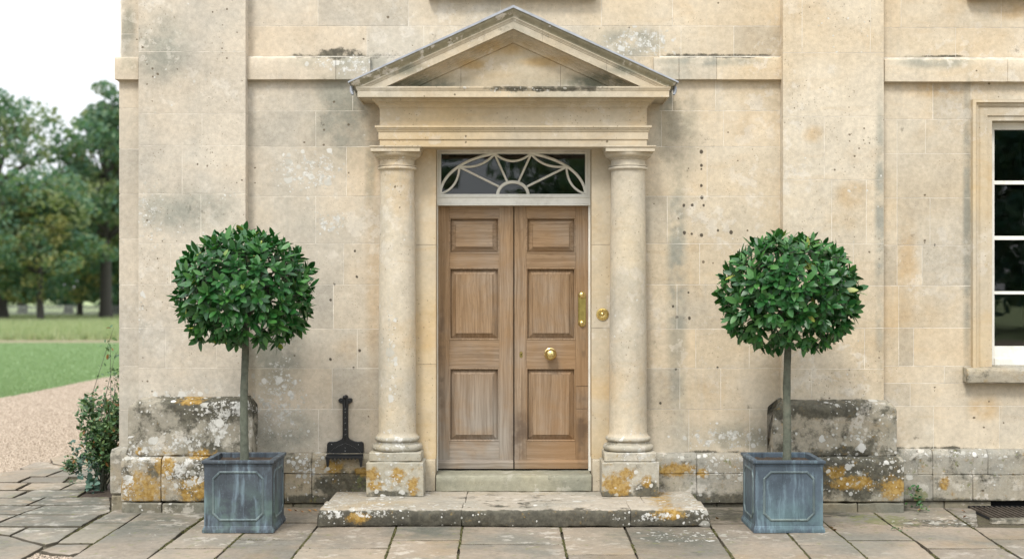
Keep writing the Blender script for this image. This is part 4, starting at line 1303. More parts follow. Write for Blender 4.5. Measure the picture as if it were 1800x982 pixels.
DY = .22
def DX(p): return X(p, DY)
def DZ(p): return Z(p, DY)
def panel(x0, x1, z0, z1, parent, mat, split=False, y=DY):
    """raised and fielded panel set back between stiles and rails"""
    b = .052
    lv = [(0, .0345), (0, .033), (.013, .033), (b * .94, .0120), (b, .0130), (b + .0012, .0020)]
    vs = []
    for ins, d in lv: vs += [(x0 + ins, y + d, z0 + ins), (x1 - ins, y + d, z0 + ins), (x1 - ins, y + d, z1 - ins), (x0 + ins, y + d, z1 - ins)]
    fs = [(4 * i + k, 4 * i + (k + 1) % 4, 4 * i + 4 + (k + 1) % 4, 4 * i + 4 + k) for i in range(len(lv) - 1) for k in range(4)]
    mb = MB().add(vs, fs)
    t = 4 * (len(lv) - 1)
    if split:
        xm_ = (x0 + x1) / 2
        za, zb = z0 + b, z1 - b
        f = y + .0020
        mb.add([(x0 + b, f, za), (xm_ - .0012, f, za), (xm_ - .0012, f, zb), (x0 + b, f, zb), (xm_, f + .003, za), (xm_, f + .003, zb), (xm_ + .0012, f, za), (x1 - b, f, za), (x1 - b, f, zb), (xm_ + .0012, f, zb)],
               [(0, 1, 2, 3), (1, 4, 5, 2), (4, 6, 9, 5), (6, 7, 8, 9)])
    else: mb.f.append((t, t + 1, t + 2, t + 3)); mb.sm.append(False)
    mb.build('panel', mat, parent)
    # bolection bead around it
    bd = MB()
    lv = [(-.001, -.0005), (.002, -.003), (.006, -.003), (.010, .001), (.012, .010), (.013, .0300)]
    vs = []
    for ins, d in lv: vs += [(x0 + ins, y + d, z0 + ins), (x1 - ins, y + d, z0 + ins), (x1 - ins, y + d, z1 - ins), (x0 + ins, y + d, z1 - ins)]
    bd.add(vs, [(4 * i + k, 4 * i + (k + 1) % 4, 4 * i + 4 + (k + 1) % 4, 4 * i + 4 + k) for i in range(len(lv) - 1) for k in range(4)])
    bd.build('panel_moulding', mat, parent)
def bx(name, x0, x1, z0, z1, parent, mat, y=DY, d=.045, bev=.0012):
    g = .0004
    me = block_mesh(name, x0, x1, z0, z1, y, mat, depth=d, bev=bev, gap=g, tilt=0)
    c = Vector(((x0 + x1) / 2, y, (z0 + z1) / 2))
    return link(name, me, parent, origin=c)
dtop, dbot = Z(362, DY), Z(823, DY)
pz = [(382.4, 445.6), (470.8, 597), (646.6, 775)]
for side, (a, b, i0, i1) in enumerate(((770, 902.6, 789.5, 877.5), (904.2, 1033.8, 925, 1012))):
    xa, xb = DX(a), DX(b)
    leaf = MB().box(xa + .001, xb - .001, DY + .035, DY + .055, dbot, dtop).build('door', M['wood_v'], house, origin=((xa + xb) / 2, DY, dbot))
    leaf['label'] = ('left leaf of the oak door, silvered grey towards its foot', 'right leaf of the oak door, stained amber, with brass fittings')[side]
    xi, xj = DX(i0), DX(i1)
    bx('stile', xa, xi, dbot, dtop, leaf, M['wood_v'])
    if side == 0: bx('stile', xj, xb, dbot, dtop, leaf, M['wood_v'])
    else:
        bx('stile', xj, xb, DZ(678), dtop, leaf, M['wood_v'])
        bx('stile_patch', xj, xb, DZ(718), DZ(678.5), leaf, M['wood_v'], y=DY + .002)
        bx('stile', xj, xb, dbot, DZ(718.5), leaf, M['wood_v'])
    rails = [(dtop, DZ(pz[0][0])), (DZ(pz[0][1]), DZ(pz[1][0])), (DZ(pz[1][1]), DZ(pz[2][0])), (DZ(pz[2][1]), dbot)]
    for zt, zb in rails: bx('rail', xi, xj, zb, zt, leaf, M['wood_h'], y=DY + .0008)
    for k, (t_, b_) in enumerate(pz): panel(xi, xj, DZ(b_), DZ(t_), leaf, M['wood_h'] if k == 0 else M['wood_v'], split=(k == 2))
    # weather board at the foot, and a bead down the meeting edge
    prof = [(DY - .001, DZ(822.5)), (DY - .020, DZ(822.5)), (DY - .022, DZ(812)), (DY - .016, DZ(809)), (DY - .001, DZ(807.3))]
    n = len(prof)
    mb = MB().add([(x, y, z) for x in (xa + .002, xb - .002) for y, z in prof], [(k, (k + 1) % n, n + (k + 1) % n, n + k) for k in range(n)] + [tuple(range(n)), tuple(range(n, 2 * n))[::-1]])
    mb.build('weather_board', M['wood_h'], leaf)
    if side == 0:
        MB().tube([(xb - .007, DY - .001, DZ(807) + .002), (xb - .007, DY - .001, dtop - .002)], .0055, 10).build('meeting_bead', M['wood_v'], leaf)
    else: right_leaf = leaf
MB().box(door_x0 - .02, door_x1 + .02, DY + .058, DY + .07, thz, gz0).build('door_backing', M['black'], house)
# fittings
kx, kz = DX(967.5), DZ(622)
def knob(name, x, z, r, y, stand, parent, mat):
    prof = [(r * 1.04, 0), (r * 1.07, .004), (r * .95, .008), (r * .62, .011), (r * .38, .016), (r * .36, stand - r * .1)]
    c = stand + r * .62
    for k in range(13):
        a = -R(58) + (R(90) + R(58)) * k / 12
        prof.append((max(.0005, r * math.cos(a)), c + r * .86 * math.sin(a)))
    return MB().lathe(x, (y, z), prof, 40, axis='y').build(name, mat, parent)
knob('door_knob', kx, kz, .046, DY - .001, .030, right_leaf, M['brass'])
# keyhole escutcheon
ex, ez = DX(916), DZ(623)
mb = MB()
sg_ = 24
o1 = [(ex + .011 * math.cos(2 * PI * k / sg_), DY - .004, ez + .023 * math.sin(2 * PI * k / sg_)) for k in range(sg_)]
o2 = [(ex + .013 * math.cos(2 * PI * k / sg_), DY, ez + .0255 * math.sin(2 * PI * k / sg_)) for k in range(sg_)]
mb.add(o1 + o2, [tuple(range(sg_))] + [(k, (k + 1) % sg_, sg_ + (k + 1) % sg_, sg_ + k) for k in range(sg_)])
mb.build('keyhole_plate', M['brass_dull'], right_leaf)
mb = MB().lathe(ex, (DY - .0042, ez + .005), [(.0045, 0), (.0045, .0006)], 12, axis='y')
mb.add([(ex - .0022, DY - .0048, ez + .004), (ex + .0022, DY - .0048, ez + .004), (ex + .0038, DY - .0048, ez - .011), (ex - .0038, DY - .0048, ez - .011)], [(0, 1, 2, 3)])
mb.build('keyhole', M['black'], right_leaf)
# long lock plate with two cylinders
hx = DX(1023)
mb = MB()
ring_o = []
hw_ = .031
zt_, zb_ = DZ(519), DZ(567.5)
for k in range(13): ring_o.append((hx + hw_ * math.cos(PI * k / 12), zt_ + hw_ * math.sin(PI * k / 12)))
for k in range(13): ring_o.append((hx + hw_ * math.cos(PI + PI * k / 12), zb_ + hw_ * math.sin(PI + PI * k / 12)))
n = len(ring_o)
cz_ = (zt_ + zb_) / 2
def scl(p, dd):
    v = Vector((p[0] - hx, p[1] - max(zb_, min(zt_, p[1]))))
    return (hx + v.x * (1 - dd / hw_), max(zb_, min(zt_, p[1])) + v.y * (1 - dd / hw_))
lv = [(0, 0), (0, .003), (.003, .006), (.006, .006), (.010, .0045)]
vs = []
for ins, d in lv: vs += [(*[scl(p, ins)[0]], DY - d, scl(p, ins)[1]) for p in ring_o]
fs = [(i * n + k, i * n + (k + 1) % n, (i + 1) * n + (k + 1) % n, (i + 1) * n + k) for i in range(len(lv) - 1) for k in range(n)]
fs.append(tuple((len(lv) - 1) * n + k for k in range(n)))
mb.add(vs, fs)
mb.build('lock_plate', M['brass_dull'], right_leaf)
for zz_, rad in ((zt_ + .003, .029), (zb_ - .002, .026)):
    prof = [(rad, 0), (rad, .006), (rad * .85, .010), (rad * .8, .012), (rad * .8, .016), (rad * .6, .021), (rad * .3, .0235), (.0005, .024)]
    MB().lathe(hx, (DY - .0045, zz_), prof, 32, axis='y').build('lock_cylinder', M['brass'], right_leaf)
MB().box(hx - .008, hx + .008, DY - .0305, DY - .0265, zb_ - .004, zb_ - .001).build('key_slot', M['black'], right_leaf)
# bell push beside the door
bxp, bzp = X(1059, JY), Z(552, JY)
bell = tag(empty('bell_push', (bxp, JY, bzp)), 'round brass bell push with ringed plate on the stone jamb right of the door', 'doorbell')
prof = [(.049, 0), (.049, .004), (.046, .008), (.040, .009), (.037, .006), (.034, .006), (.031, .011), (.026, .011), (.023, .007), (.0195, .006), (.0005, .006)]
MB().lathe(bxp, (JY - .001, bzp), prof, 48, axis='y').build('plate', M['brass'], bell)
prof = [(.0165, 0), (.0165, .005), (.014, .010), (.009, .0135), (.0005, .015)]
MB().lathe(bxp, (JY - .0075, bzp), prof, 32, axis='y').build('button', M['brass'], bell)

# ------------------------------------------------------------------ sash window on the right
def frame_ring(mb, x0, x1, z0, z1, steps, sill=True):
    """stepped surround: steps = (inset, y) from outside in"""
    n = len(steps)
    vs = []
    for ins, y in steps:
        vs += [(x0 + ins, y, z0), (x0 + ins, y, z1 - ins), (x1 - ins, y, z1 - ins), (x1 - ins, y, z0)]
    fs = []
    for i in range(n - 1):
        for k in range(3): fs.append((4 * i + k, 4 * i + k + 1, 4 * i + 4 + k + 1, 4 * i + 4 + k))
    mb.add(vs, fs)
wz0, wz1 = Z(646, 0), Z(176, 0)
arch = MB()
aw = win_x0 - wx
frame_ring(arch, wx - .003, wx2 + .003, wz0, wz1, [(0, .01), (0, -.050), (.012, -.050), (.024, -.052), (.034, -.034), (.050, -.028), (.052, -.018), (.064, -.017), (.066, -.022), (.124, -.022), (.126, -.012), (aw - .002, -.012), (aw, .0), (aw, .12)])
wdw = arch.build('window', M['doorcase'], house, origin=(wx, 0, wz0))
stone_bar([(-.10, Z(673, -.1)), (-.105, Z(652, -.1)), (-.085, Z(647, -.1)), (.10, Z(642, 0)), (.10, Z(673, -.1))], X(1700, -.1), wx2 + .09, r=.006, amp=.003, step=.035, seed=500).build('sill', M['base'], wdw)
WY = .10
sx0, sx1 = win_x0 - .005, win_x1 + .005
sash = MB()
gx_0, gx_1 = X(1748, WY), win_x1 - .02
zg0, zg1 = Z(608, WY), Z(228, WY)
sash.box(sx0, gx_0, WY, WY + .05, Z(641, WY), win_z1 + .01)
sash.box(gx_1, sx1, WY, WY + .05, Z(641, WY), win_z1 + .01)
sash.box(gx_0, gx_1, WY, WY + .05, zg1, win_z1 + .01)
sash.box(gx_0, gx_1, WY - .001, WY + .05, Z(641, WY), zg0)
sash.box(gx_0, gx_1, WY - .012, WY - .0015, Z(641, WY), Z(630, WY))
sh = sash.build('sash_frame', M['paint'], wdw)
for (t_, b_) in ((317.5, 324), (414.5, 421.5), (511.5, 517)):
    mb = MB().box(gx_0, gx_1, WY + .004, WY + .04, Z(b_, WY), Z(t_, WY)); mb.build('glazing_bar', M['paint'], wdw)
pw = (gx_1 - gx_0) / 3
zrows = [zg1, Z(321, WY), Z(418, WY), Z(514, WY), zg0]
for k in (1, 2):
    MB().box(gx_0 + pw * k - .012, gx_0 + pw * k + .012, WY + .006, WY + .038, zg0, zg1).build('glazing_bar', M['paint'], wdw)
for i in range(4):
    for k in range(3):
        MB().box(gx_0 + pw * k + .001, gx_0 + pw * (k + 1) - .001, WY + .022, WY + .026, zrows[i + 1] + .001, zrows[i] - .001).build('pane', M['glass'], wdw)
# sills of the windows above
for a, b in ((752, 1050), (1705, 1925)):
    zz_ = Z(.5, -.09) + .022
    stone_bar([(-.09, zz_), (-.095, zz_ + .10), (.03, zz_ + .13), (.03, zz_)], X(a, -.09), X(b, -.09), r=.005, amp=.003, step=.05, seed=520).build('upper_sill', M['base'], house)

# ------------------------------------------------------------------ doorstep
step = tag(empty('door_step', (0, -.5, 0)), 'worn broad stone doorstep spotted with white lichen below the front door', 'step')
SZ = .128
def slab(a, b, y0, y1, seed, l=0, r_=0):
    prof = [(y0 + .006, .004), (y0, .03), (y0 + .002, SZ - .030), (y0 + .010, SZ - .014), (y0 + .024, SZ - .005), (y0 + .045, SZ), (y1, SZ + .001), (y1, .004)]
    mb = stone_bar(prof, a, b, r=.006, amp=.009, step=.025, seed=seed)
    vs = []
    for (x, y, z) in mb.v:
        if z > .06: z -= .008 * math.exp(-(x / .7) ** 2) * (1 if y < -.5 else .6)
        if z < .02: z += .0
        if l and x < a + .10: x = x + max(0, (z - .05)) * .25 * max(0, 1 - (x - a) / .1); 
        if r_ and x > b - .10: x = x - max(0, (z - .05)) * .25 * max(0, 1 - (b - x) / .1)
        vs.append((x, y, z))
    mb.v = vs
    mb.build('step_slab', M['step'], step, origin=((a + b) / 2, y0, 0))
sl, sr_ = X(556, -.92), X(1248.5, -.92)
sj1, sj2 = X(812, -.92), X(1108, -.92)
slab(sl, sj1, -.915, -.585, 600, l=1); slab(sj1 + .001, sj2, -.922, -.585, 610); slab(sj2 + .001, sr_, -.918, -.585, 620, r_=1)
def slab2(a, b, y0, y1, seed):
    prof = [(y0, .004), (y0, SZ - .008), (y0 + .006, SZ - .003), (y1, SZ - .002), (y1, .004)]
    mb = stone_bar(prof, a, b, r=.006, amp=.004, step=.035, seed=seed)
    mb.v = [(x, y, z - (.005 * math.exp(-(x / .7) ** 2) if z > .06 else 0)) for x, y, z in mb.v]
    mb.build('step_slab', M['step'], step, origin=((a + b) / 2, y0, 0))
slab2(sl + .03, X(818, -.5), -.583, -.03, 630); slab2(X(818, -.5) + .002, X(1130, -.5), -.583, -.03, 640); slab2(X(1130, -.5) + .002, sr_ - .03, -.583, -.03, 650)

# ------------------------------------------------------------------ boot scraper
bsx = X(605.5, -.05)
bs = tag(empty('boot_scraper', (bsx, -.03, Z(770, 0))), 'black cast iron boot scraper with toothed edge fixed to the wall left of the door', 'boot scraper')
def sp(x, y, yy=-.03): return (X(540 + x / 6.136, yy), Z(680 + y / 6.136, yy))
half = [(417, 84), (432, 92), (438, 108), (441, 119), (470, 119), (482, 126), (487, 143), (482, 160), (470, 172), (446, 175), (441, 200), (440, 350), (441, 480), (443, 545), (455, 560), (480, 573), (510, 585), (545, 590), (585, 588), (600, 597), (608, 615), (610, 735)]
outl = [sp(*p) for p in half] + [sp(2 * 412 - p[0], p[1]) for p in half[::-1][:-1]]
n = len(outl)
def plate(outl, y0, y1, bev=.003):
    c = Vector((sum(p[0] for p in outl) / len(outl), sum(p[1] for p in outl) / len(outl)))
    n = len(outl)
    a = [Vector(p) for p in outl]
    def off(d):
        r_ = []
        for i in range(n):
            e1 = (a[i] - a[i - 1]).normalized(); e2 = (a[(i + 1) % n] - a[i]).normalized()
            nn = Vector((e1.y + e2.y, -(e1.x + e2.x)))
            if nn.length < .1: nn = Vector((e1.y, -e1.x))
            r_.append(a[i] + nn.normalized() * d)
        return r_
    area = sum(a[i].x * a[(i + 1) % n].y - a[(i + 1) % n].x * a[i].y for i in range(n))
    s_ = -1 if area > 0 else 1
    ins = off(s_ * bev)
    vs = [(p.x, y0, p.y) for p in ins] + [(p.x, y0 + bev, p.y) for p in a] + [(p.x, y1, p.y) for p in a]
    fs = [tuple(range(n))] + [(l * n + k, l * n + (k + 1) % n, (l + 1) * n + (k + 1) % n, (l + 1) * n + k) for l in (0, 1) for k in range(n)] + [tuple(range(2 * n, 3 * n))[::-1]]
    return MB().add(vs, fs)
plate(outl, -.040, -.001).build('back_plate', M['iron'], bs)
# ridge down the shank and a knob on top
MB().tube([(bsx - .0, -.043, sp(412, 130)[1]), (bsx, -.046, sp(412, 300)[1]), (bsx, -.042, sp(412, 560)[1])], [.010, .012, .008], 10).build('shank', M['iron'], bs)
kx0, kz0 = sp(417, 108)
prof = [(.015, 0), (.0155, .006), (.013, .014), (.007, .019), (.0005, .021)]
MB().lathe(bsx + .0005, (-.038, kz0), prof, 20, axis='y').build('knob', M['iron'], bs)
for dx in (-38, 42):
    a, b = sp(412 + dx, 145)
    MB().lathe(a, (-.0395, b), [(.0075, 0), (.007, .005), (.004, .008), (.0005, .009)], 14, axis='y').build('screw', M['iron'], bs)
# sloping tread with teeth
ax0, ax1 = sp(218, 0)[0], sp(606, 0)[0]
fx_0, fx_1 = X(540 + 196 / 6.136, -.15), X(540 + 600 / 6.136, -.15)
zt0 = sp(0, 712)[1]; zf = Z(680 + 748 / 6.136, -.15)
nt = 10
vs = [(ax0, -.038, zt0), (ax1, -.038, zt0)]
front = []
teeth = []
for k in range(nt * 6 + 1):
    t = k / (nt * 6)
    x = fx_0 + (fx_1 - fx_0) * t
    ph = (t * nt) % 1.0
    dz = -.014 * (.5 + .5 * math.cos(2 * PI * ph)) if 0 < k < nt * 6 else -.012
    front.append(x); teeth.append(dz)
mb = MB()
vv = []
for x, dz in zip(front, teeth):
    t = (x - fx_0) / (fx_1 - fx_0)
    xb_ = ax0 + (ax1 - ax0) * t
    vv += [(xb_, -.036, zt0), (x, -.146, zf), (x, -.150, zf - .003), (x, -.150, zf - .012 + dz), (x, -.142, zf - .012 + dz), (x, -.142, zf - .006), (xb_, -.036, zt0 - .008)]
m7 = 7
ff = [(i * m7 + k, i * m7 + (k + 1) % m7, (i + 1) * m7 + (k + 1) % m7, (i + 1) * m7 + k) for i in range(len(front) - 1) for k in range(m7)]
ff += [tuple(range(m7)), tuple(range((len(front) - 1) * m7, len(front) * m7))[::-1]]
mb.add(vv, ff).build('toothed_tread', M['iron'], bs)
for s_, xx in ((-1, 222), (1, 580)):
    xa = X(540 + xx / 6.136, -.13)
    mb = MB()
    zt_b = Z(680 + 745 / 6.136, -.13); zb_b = Z(680 + 858 / 6.136, -.13)
    w1, w2 = .017, .008
    mb.add([(xa - w1, -.138, zt_b), (xa + w1, -.138, zt_b), (xa + w2, -.138, zb_b + .01), (xa + w2 * .5, -.138, zb_b), (xa - w2 * .5, -.138, zb_b), (xa - w2, -.138, zb_b + .01)] +
           [(xa - w1, -.118, zt_b), (xa + w1, -.118, zt_b), (xa + w2, -.118, zb_b + .01), (xa + w2 * .5, -.118, zb_b), (xa - w2 * .5, -.118, zb_b), (xa - w2, -.118, zb_b + .01)],
           [(0, 1, 2, 3, 4, 5), (11, 10, 9, 8, 7, 6)] + [(k, (k + 1) % 6, 6 + (k + 1) % 6, 6 + k) for k in range(6)])
    mb.build('leg', M['iron'], bs)
# pale chips along the cast pattern
ch = MB()
def chip(x, y, r_=.0016):
    a, b = sp(x, y)
    ch.add([(a - r_, -.0415, b), (a, -.0415, b - r_), (a + r_, -.0415, b), (a, -.0415, b + r_), (a, -.0430, b)], [(0, 1, 4), (1, 2, 4), (2, 3, 4), (3, 0, 4)])
for x, y, r_ in ((266, 614, .0035), (555, 617, .0035), (411, 685, .0035), (411, 652, .0022)): chip(x, y, r_)
for s_ in (-1, 1):
    for k in range(13):
        t = k / 12
        chip(412 + s_ * (165 * t), 602 + 30 * math.sin(t * 2.2) * 1 + 70 * t ** 3, .0015)
for k in range(16): chip(250 + 20 * k, 708, .0009)
ch.build('paint_chips', M['chip'], bs)
ch = MB()
for y in (235, 270, 330, 388, 455, 510):
    a, b = sp(412, y)
    for k in range(3):
        ch.add([(a - .002 + k * .004, -.0600, b + k * .002), (a + .001 + k * .004, -.0600, b + k * .002), (a + .001 + k * .004, -.0600, b + .0025 + k * .002), (a - .002 + k * .004, -.06, b + .0025 + k * .002)], [(0, 1, 2, 3)])
ch.build('paint_chips', M['chip'], bs)

# ------------------------------------------------------------------ planters and bay trees
def planter(cx, y0, mats, label):
    W = .478; Hh = .502
    y1 = y0 + W
    o = tag(empty('lead_planter', (cx, (y0 + y1) / 2, 0)), label, 'planter', 'square lead planters either side of the door')
    cy = (y0 + y1) / 2
    def ringp(h, z): return [(cx - h, cy - h, z), (cx + h, cy - h, z), (cx + h, cy + h, z), (cx - h, cy + h, z)]
    def stack(levels, name, mat, cap_b=True, cap_t=True):
        mb = MB(); vs = []
        for h, z in levels: vs += ringp(h, z)
        fs = [(4 * i + k, 4 * i + (k + 1) % 4, 4 * i + 4 + (k + 1) % 4, 4 * i + 4 + k) for i in range(len(levels) - 1) for k in range(4)]
        if cap_b: fs.append((3, 2, 1, 0))
        if cap_t: t = 4 * (len(levels) - 1); fs.append((t, t + 1, t + 2, t + 3))
        return mb.add(vs, fs).build(name, mat, o)
    h = W / 2 - .004
    stack([(h, .040), (h, Hh - .030)], 'body', mats[0], False, False)
    stack([(W / 2 + .008, 0.003), (W / 2 + .008, .024), (W / 2 + .005, .027), (W / 2 + .005, .033), (W / 2 + .001, .036), (W / 2 - .001, .044), (h - .001, .048)], 'base_moulding', mats[0], True, False)
    stack([(h - .002, Hh - .042), (h + .004, Hh - .040), (h + .005, Hh - .034), (h + .002, Hh - .032), (h + .008, Hh - .024), (h + .013, Hh - .022), (h + .016, Hh - .016), (h + .016, Hh - .003), (h + .012, Hh),
           (h - .022, Hh), (h - .024, Hh - .003), (h - .026, Hh - .06)], 'rim', mats[0], False, False)
    mb = MB()                                   # earth, lumpy
    n_ = 18; hs = h - .026
    vs = []
    for i in range(n_ + 1):
        for j in range(n_ + 1):
            x_, y_ = cx - hs + 2 * hs * i / n_, cy - hs + 2 * hs * j / n_
            vs.append((x_, y_, Hh - .034 + .010 * mnoise.noise(Vector((x_ * 30, y_ * 30, 0))) + .008 * math.exp(-((x_ - cx) ** 2 + (y_ - cy) ** 2) / .01)))
    fs = [(i * (n_ + 1) + j, (i + 1) * (n_ + 1) + j, (i + 1) * (n_ + 1) + j + 1, i * (n_ + 1) + j + 1) for i in range(n_) for j in range(n_)]
    mb.add(vs, fs, True).build('soil', M['soil'], o)
    # octagonal raised moulding on each visible side
    pw_, ph_, cc = .172, .165, .046
    zc = .255
    for ang in (0, 1, 2, 3):
        pts = [(-pw_, -ph_ + cc), (-pw_ + cc, -ph_), (pw_ - cc, -ph_), (pw_, -ph_ + cc), (pw_, ph_ - cc), (pw_ - cc, ph_), (-pw_ + cc, ph_), (-pw_, ph_ - cc)]
        prof = [(-.009, 0), (-.007, .005), (-.003, .0075), (.003, .0075), (.007, .005), (.009, 0)]
        vs = []
        a_ = [Vector(p) for p in pts]
        for i in range(8):
            e1 = (a_[i] - a_[i - 1]).normalized(); e2 = (a_[(i + 1) % 8] - a_[i]).normalized()
            nn = Vector((e1.y + e2.y, -(e1.x + e2.x))).normalized()
            k_ = 1 / max(.5, nn.dot(Vector((e1.y, -e1.x))))
            for u, d in prof:
                p = a_[i] + nn * u * k_
                q_ = Vector((p.x, -h - d, p.y))
                c_, s_ = math.cos(ang * PI / 2), math.sin(ang * PI / 2)
                vs.append((cx + q_.x * c_ - q_.y * s_, cy + q_.x * s_ + q_.y * c_, zc + q_.z))
        n = len(prof)
        fs = [(i * n + k, i * n + k + 1, ((i + 1) % 8) * n + k + 1, ((i + 1) % 8) * n + k) for i in range(8) for k in range(n - 1)]
        MB().add(vs, fs).build('panel_moulding', mats[1], o)
    return cy
plx, prx = X(418.5, -1.14), X(1387, -1.14)
pcy = planter(plx, -1.145, (M['planterL'], M['trim_lead']), 'dark weathered lead planter under the bay tree left of the door')
planter(prx, -1.145, (M['planterR'], M['trim_lead']), 'bright streaky blue lead planter under the bay tree right of the door')

def leaf_verts(Ln, Wd, curl=.10, fold=.22):
    st = [(0, .06), (.18, .66), (.42, 1.0), (.68, .84), (.88, .42), (1, 0)]
    vs = []
    for t, wv_ in st:
        z = -curl * Ln * t * t
        if wv_ == 0: vs.append((Ln * t, 0, z)); continue
        hw2 = Wd * .5 * wv_
        vs += [(Ln * t, -hw2, z + fold * hw2), (Ln * t, 0, z), (Ln * t, hw2, z + fold * hw2)]
    fs = []
    for i in range(4):
        a = i * 3
        fs += [(a, a + 3, a + 4, a + 1), (a + 1, a + 4, a + 5, a + 2)]
    fs += [(12, 15, 13), (13, 15, 14)]
    return np.array(vs), fs
leaf_kinds = [leaf_verts(.098, .044, .08, .12), leaf_verts(.085, .040, .16, .2), leaf_verts(.106, .046, .02, .10), leaf_verts(.072, .035, .12, .18)]
leaf_meshes = []
for v_, f_ in leaf_kinds:
    me = bpy.data.meshes.new('leaf'); me.from_pydata([tuple(p) for p in v_], [], f_)
    for p in me.polygons: p.use_smooth = True
    me.materials.append(M['bay']); leaf_meshes.append(me)

def bay_tree(cx, cy, ctr, rx, rz, label, seed, base_z, lean=0.0):
    rnd = random.Random(seed)
    t = tag(empty('bay_tree', (cx, cy, base_z)), label, 'bay tree', 'clipped standard bay trees either side of the door')
    ccx, ccz = ctr
    # trunk
    pts, rad = [], []
    zt = ccz - rz * .35
    for k in range(15):
        s_ = k / 14
        z = base_z - .02 + (zt - base_z + .02) * s_
        pts.append((cx + (ccx - cx) * s_ + .004 * math.sin(z * 7 + seed), cy + .004 * math.cos(z * 5), z)); rad.append(.0305 - .007 * s_ + (.006 if k == 0 else 0) + .0012 * math.sin(k * 2.3 + seed))
    MB().tube(pts, rad, 16).build('trunk', M['barkbay'], t)
    # branches
    c = Vector((ccx, cy, ccz))
    br = MB()
    for k in range(38):
        d = Vector((rnd.gauss(0, 1), rnd.gauss(0, 1), rnd.gauss(.25, .8))).normalized()
        e = c + Vector((d.x * rx, d.y * rx, d.z * rz)) * .86
        s0 = Vector((ccx, cy, zt - rnd.uniform(-.06, .10)))
        md = (s0 + e) / 2 + Vector((0, 0, .04))
        br.tube([s0, md, e], [.011, .006, .003], 6)
    br.build('branches', M['barkbay'], t)
    items = []
    N = 440
    for i in range(N):
        ga = PI * (3 - 5 ** .5)
        zz_ = 1 - 2 * (i + .5) / N
        inner = i % 4 == 3
        rr_ = math.sqrt(1 - zz_ * zz_)
        th = ga * i + rnd.gauss(0, .12)
        d = Vector((rr_ * math.cos(th), rr_ * math.sin(th), zz_))
        if zz_ < 0:                             # clipped flatter and fuller underneath
            k_ = (rr_ ** .55) / max(rr_, .05)
            d = Vector((d.x * k_, d.y * k_, zz_ * (1.0 + .10 * (1 - rr_))))
        if d.y > .45 and rnd.random() < .45: continue
        f_ = rnd.uniform(.58, .78) if inner else rnd.uniform(.84, .97) + .03 * mnoise.noise(d * 4 + Vector((seed, 0, 0)))
        zf_ = rz * (1.0 if d.z > 0 else .96)
        p = c + Vector((d.x * rx * f_, d.y * rx * f_, d.z * zf_ * f_))
        ax = (d * 1.0 + Vector((0, 0, .28 if d.z > -.3 else -.15)) + Vector((rnd.gauss(0, .22), rnd.gauss(0, .22), rnd.gauss(0, .18)))).normalized()
        u = ax.cross(Vector((.3, .2, 1))).normalized(); v = ax.cross(u)
        nl = rnd.choice((6, 7, 8, 9))
        off = rnd.uniform(0, 6.28)
        for k in range(nl):
            a = off + k * 2.4
            lev = k / nl
            sp_ = R(78 - 52 * lev + rnd.gauss(0, 8))
            dr_ = (ax * math.cos(sp_) + (u * math.cos(a) + v * math.sin(a)) * math.sin(sp_)).normalized()
            if d.z < -.35: dr_ = (dr_ + Vector((0, 0, -.45))).normalized()
            q0 = p - ax * .045 * (1 - lev) + dr_ * .004
            # blade faces outwards
            nrm = (ax * .9 + d * .5 + dr_ * -.2 + Vector((rnd.gauss(0, .22), rnd.gauss(0, .22), rnd.gauss(0, .22) + .3))).normalized()
            yv = nrm.cross(dr_)
            if yv.length < .05: yv = Vector((1, 0, 0)).cross(dr_)
            yv.normalize(); zv = dr_.cross(yv)
            s_ = rnd.uniform(.72, 1.28) * (1.0 - .30 * lev)
            Mx = Matrix(((dr_.x * s_, yv.x * s_, zv.x * s_, q0.x), (dr_.y * s_, yv.y * s_, zv.y * s_, q0.y), (dr_.z * s_, yv.z * s_, zv.z * s_, q0.z), (0, 0, 0, 1)))
            front = -(q0.y - cy) + rnd.uniform(0, .12) + (0 if not inner else -1)
            items.append((front, rnd.randrange(4), Mx))
    items.sort(key=lambda e: -e[0])
    base = WL[t.name]
    for fr_, kd, Mx in items[:300]:
        o = bpy.data.objects.new('leaf', leaf_meshes[kd])
        col.objects.link(o); o.parent = t
        o.matrix_basis = Matrix.Translation(-base) @ Mx
    mv, mf, off = [], [], 0
    for fr_, kd, Mx in items[300:]:
        v_, f_ = leaf_kinds[kd]
        A = np.array(Mx)
        mv.append(v_ @ A[:3, :3].T + A[:3, 3])
        mf += [tuple(i + off for i in q_) for q_ in f_]
        off += len(v_)
    me = bpy.data.meshes.new('foliage')
    me.from_pydata(np.concatenate(mv).tolist(), [], mf)
    for p in me.polygons: p.use_smooth = True
    me.materials.append(M['bay'])
    o = link('foliage', me, t); o['kind'] = 'stuff'
TY = pcy
bay_tree(X(429, TY), TY, (X(431, TY), Z(505, TY)), 123 * (DIST + TY) / F, 104 * (DIST + TY) / F, 'round clipped bay tree in the dark lead planter left of the door', 11, .462)
bay_tree(X(1382, TY), TY, (X(1386, TY), Z(511, TY)), 123 * (DIST + TY) / F, 105 * (DIST + TY) / F, 'round clipped bay tree in the bright blue lead planter right of the door', 29, .462)

